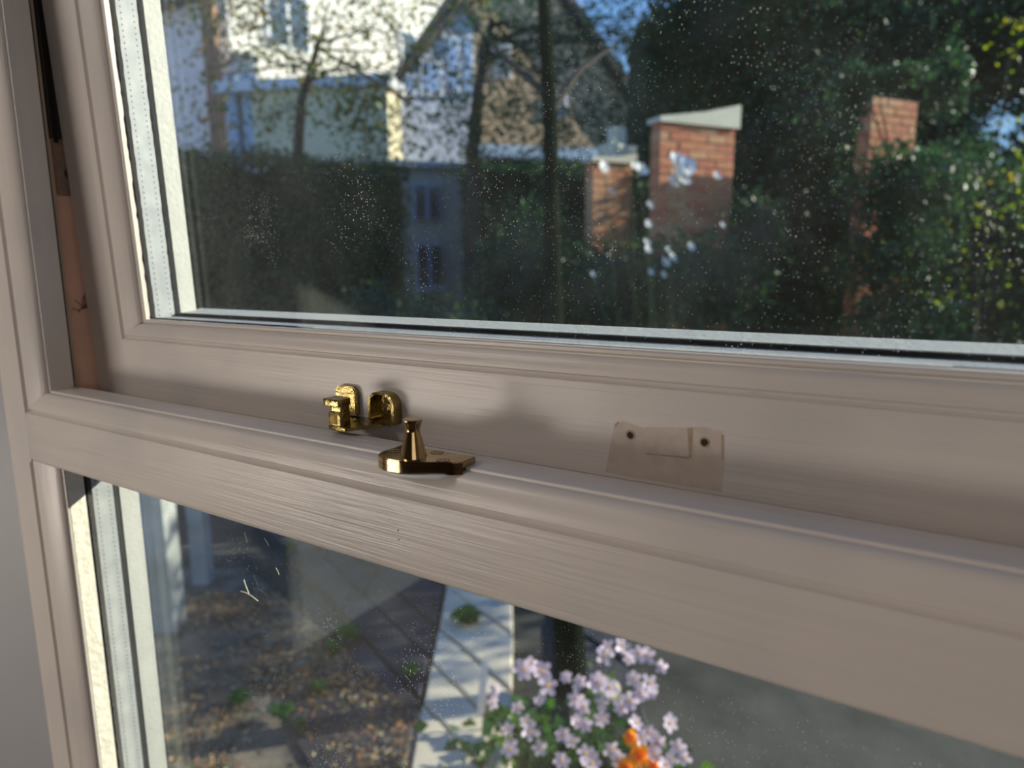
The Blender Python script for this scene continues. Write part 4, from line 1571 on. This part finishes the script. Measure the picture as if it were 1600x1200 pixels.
# ---- pink anemones
PET = leaf_mat('pale_pink_petal', [(0.80, 0.60, 0.74), (0.82, 0.68, 0.80), (0.66, 0.50, 0.70), (0.86, 0.78, 0.84)], 0.4)
CEN = simple('yellow_flower_centre', (0.70, 0.42, 0.06), .8)
ORP = leaf_mat('orange_petal', [(0.85, 0.30, 0.03), (0.90, 0.45, 0.05), (0.85, 0.38, 0.10)], 0.35)
STEM = simple('green_stem', (0.07, 0.13, 0.04), .6)


def petal_mesh(name, L, W, mat, cup=0.25):
    bm = bmesh.new()
    rows = []
    for t, wv in ((0.06, .12), (.3, .34), (.6, .5), (.85, .42), (1.0, .16)):
        z = cup * L * t * t
        rows.append((bm.verts.new((L * t, -W * wv, z + .12 * W * wv)), bm.verts.new((L * t, 0, z)), bm.verts.new((L * t, W * wv, z + .12 * W * wv))))
    for u, v in zip(rows, rows[1:]):
        bm.faces.new((u[0], u[1], v[1], v[0]))
        bm.faces.new((u[1], u[2], v[2], v[1]))
    me = bpy.data.meshes.new(name)
    bm.to_mesh(me)
    bm.free()
    for p in me.polygons:
        p.use_smooth = True
    me.materials.append(mat)
    return me


pet = [petal_mesh('petal', .031, .019, PET, c) for c in (.05, .16, .28)]
bm = bmesh.new()
bmesh.ops.create_icosphere(bm, subdivisions=2, radius=.0055)
cen_me = bpy.data.meshes.new('flower_centre')
bm.to_mesh(cen_me)
bm.free()
cen_me.materials.append(CEN)


def flower(plant, pos, scale, meshes, gg, npet=5, facing=None, layers=1):
    f = bpy.data.objects.new('flower', None)
    COL.objects.link(f)
    f.empty_display_size = .01
    f.parent = plant
    f.location = pos - plant.location
    d = facing or Vector((gg.uniform(-.1, .7), gg.uniform(-.9, -.2), gg.uniform(.3, .9)))
    f.rotation_euler = d.to_track_quat('Z', 'Y').to_euler()
    f.scale = (scale,) * 3
    c = bpy.data.objects.new('flower_centre', cen_me)
    COL.objects.link(c)
    c.parent = f
    c.location = (0, 0, .003)
    for ly in range(layers):
        mesh_ = meshes[min(ly, len(meshes) - 1)] if layers > 1 else gg.choice(meshes)
        a0 = gg.uniform(0, 6)
        for k in range(npet):
            p = bpy.data.objects.new('petal', mesh_)
            COL.objects.link(p)
            p.parent = f
            p.rotation_euler = (gg.uniform(-.12, .12), -.15 * ly - gg.uniform(0, .2), a0 + k * 2 * math.pi / npet + gg.uniform(-.1, .1))
            s = (1 - .18 * ly) * gg.uniform(.9, 1.1)
            p.scale = (s, s, s)
            p.location = (0, 0, .003 * ly)


F1 = [(610, 500), (570, 530), (660, 540), (430, 640), (540, 720), (650, 690), (580, 790), (490, 830), (600, 840), (500, 930), (650, 930), (690, 610), (420, 700)]
F2 = [(990, 420), (975, 460), (1060, 410), (1100, 480), (1140, 450), (1185, 460), (1260, 520), (1120, 580), (1200, 600), (935, 600), (1000, 620), (850, 595), (830, 680), (870, 720), (1100, 690), (1060, 725), (1155, 655), (1205, 650), (960, 700),
      (1300, 800), (830, 790), (880, 810), (770, 860), (810, 890), (880, 950), (910, 1000), (760, 990), (1130, 800), (1200, 850), (1240, 900), (1160, 870), (1340, 920), (1370, 975), (1310, 980), (1010, 930), (1040, 980), (1280, 1010), (1220, 950), (960, 780), (780, 570)]
gg = random.Random(4)
for FL, lab, bpx in ((F1, 'pale pink anemones in bloom over the bright path, left of the slim trunk', (800, 1190)), (F2, 'lilac-pink anemones in bloom in front of the slim trunk, right of it too', (930, 1170))):
    b = on_ground(*bpx)
    pl = empty('anemone_plant', b, lab, 'flowering plant')
    for cx, cy in FL:
        px, py = 640 + cx / 3.2, 880 + cy / 3.2
        pos = at(px, py, gg.uniform(1.45, 1.75))
        flower(pl, pos, gg.uniform(.52, .78), pet, gg, npet=gg.choice((5, 5, 6)))
        foot = b + Vector((gg.uniform(-.1, .1), gg.uniform(-.08, .08), -.05))
        bm = bmesh.new()
        md = foot.lerp(pos, .6) + Vector((gg.uniform(-.03, .03), gg.uniform(-.02, .02), .04))
        tube(bm, [foot - b, md - b, pos - b - Vector((0, 0, .002))], [.0016, .0013, .001], 5)
        bm_obj('stem', bm, STEM, pl)
    P = np.array([list(Vector((gg.gauss(0, .13), gg.gauss(0, .10), abs(gg.gauss(0.03, .08)) - .04))) for _ in range(110)])
    lv = leaf_mesh('foliage', P, .06, G_BED, pl, seed=9, aspect=.7, flat=.4)
    lv['kind'] = 'stuff'
b = on_ground(1000, 1215)
pl = empty('orange_flower_plant', b, 'orange double-flowered plant among the pink anemones, at the bottom edge', 'flowering plant')
orp = [petal_mesh('petal', .034, .022, ORP, c) for c in (.15, .5, .9, 1.4)]
for px, py, s in ((985, 1152, .62), (1000, 1180, .85), (1022, 1197, .7), (978, 1200, .7)):
    pos = at(px, py, 1.7)
    flower(pl, pos, s, orp, gg, 8, Vector((.25, -.75, .6)), 4)
    bm = bmesh.new()
    foot = b + Vector((0, 0, -.05))
    tube(bm, [foot - b, (foot.lerp(pos, .5) - b) + Vector((0, .01, .02)), pos - b], [.003, .0025, .002], 6)
    bm_obj('stem', bm, STEM, pl)
P = np.array([[gg.gauss(0, .07), gg.gauss(0, .06), abs(gg.gauss(0.02, .06)) - .04] for _ in range(60)])
leaf_mesh('foliage', P, .05, G_BED, pl, seed=10, aspect=.6)['kind'] = 'stuff'

# ---- white blooms added in place of sun-glare spots before the brick piers
WPET = leaf_mat('glare_petal', [(0.85, 0.84, 0.80), (0.88, 0.86, 0.86)], 0.3)
wp = [petal_mesh('petal', .034, .032, WPET, c) for c in (.15, .45)]
b = gnd(at(1040, 560, 3.75))
pl = empty('glare_blooms', b, 'round white blooms added in place of glare spots, scattered before the two added reflection piers', 'flowering plant')
for px, py, sc_ in ((1056, 256, .85), (1072, 260, .85), (1062, 278, .9), (1050, 286, .6), (1118, 276, .45), (943, 262, .5), (1000, 268, .6), (990, 262, .4), (1014, 322, .35), (1012, 350, .35), (1045, 392, .4), (1078, 387, .4), (1012, 390, .4), (1038, 412, .45),
                    (1050, 402, .4), (1010, 378, .3), (1035, 430, .3), (955, 300, .25), (1016, 425, .3), (925, 430, .3), (1128, 352, .25)):
    pos = at(px, py, 3.7)
    flower(pl, pos, sc_ * 2.1, wp, gg, 5, Vector((.75, -.35, .45)), 1)
    foot = b + Vector((gg.uniform(-.15, .15), gg.uniform(-.05, .05), -.03))
    bm = bmesh.new()
    tube(bm, [foot - b, foot.lerp(pos, .6) - b + Vector((gg.uniform(-.05, .05), .04, 0)), pos - b], [.004, .003, .0015], 5)
    bm_obj('stem', bm, STEM, pl)
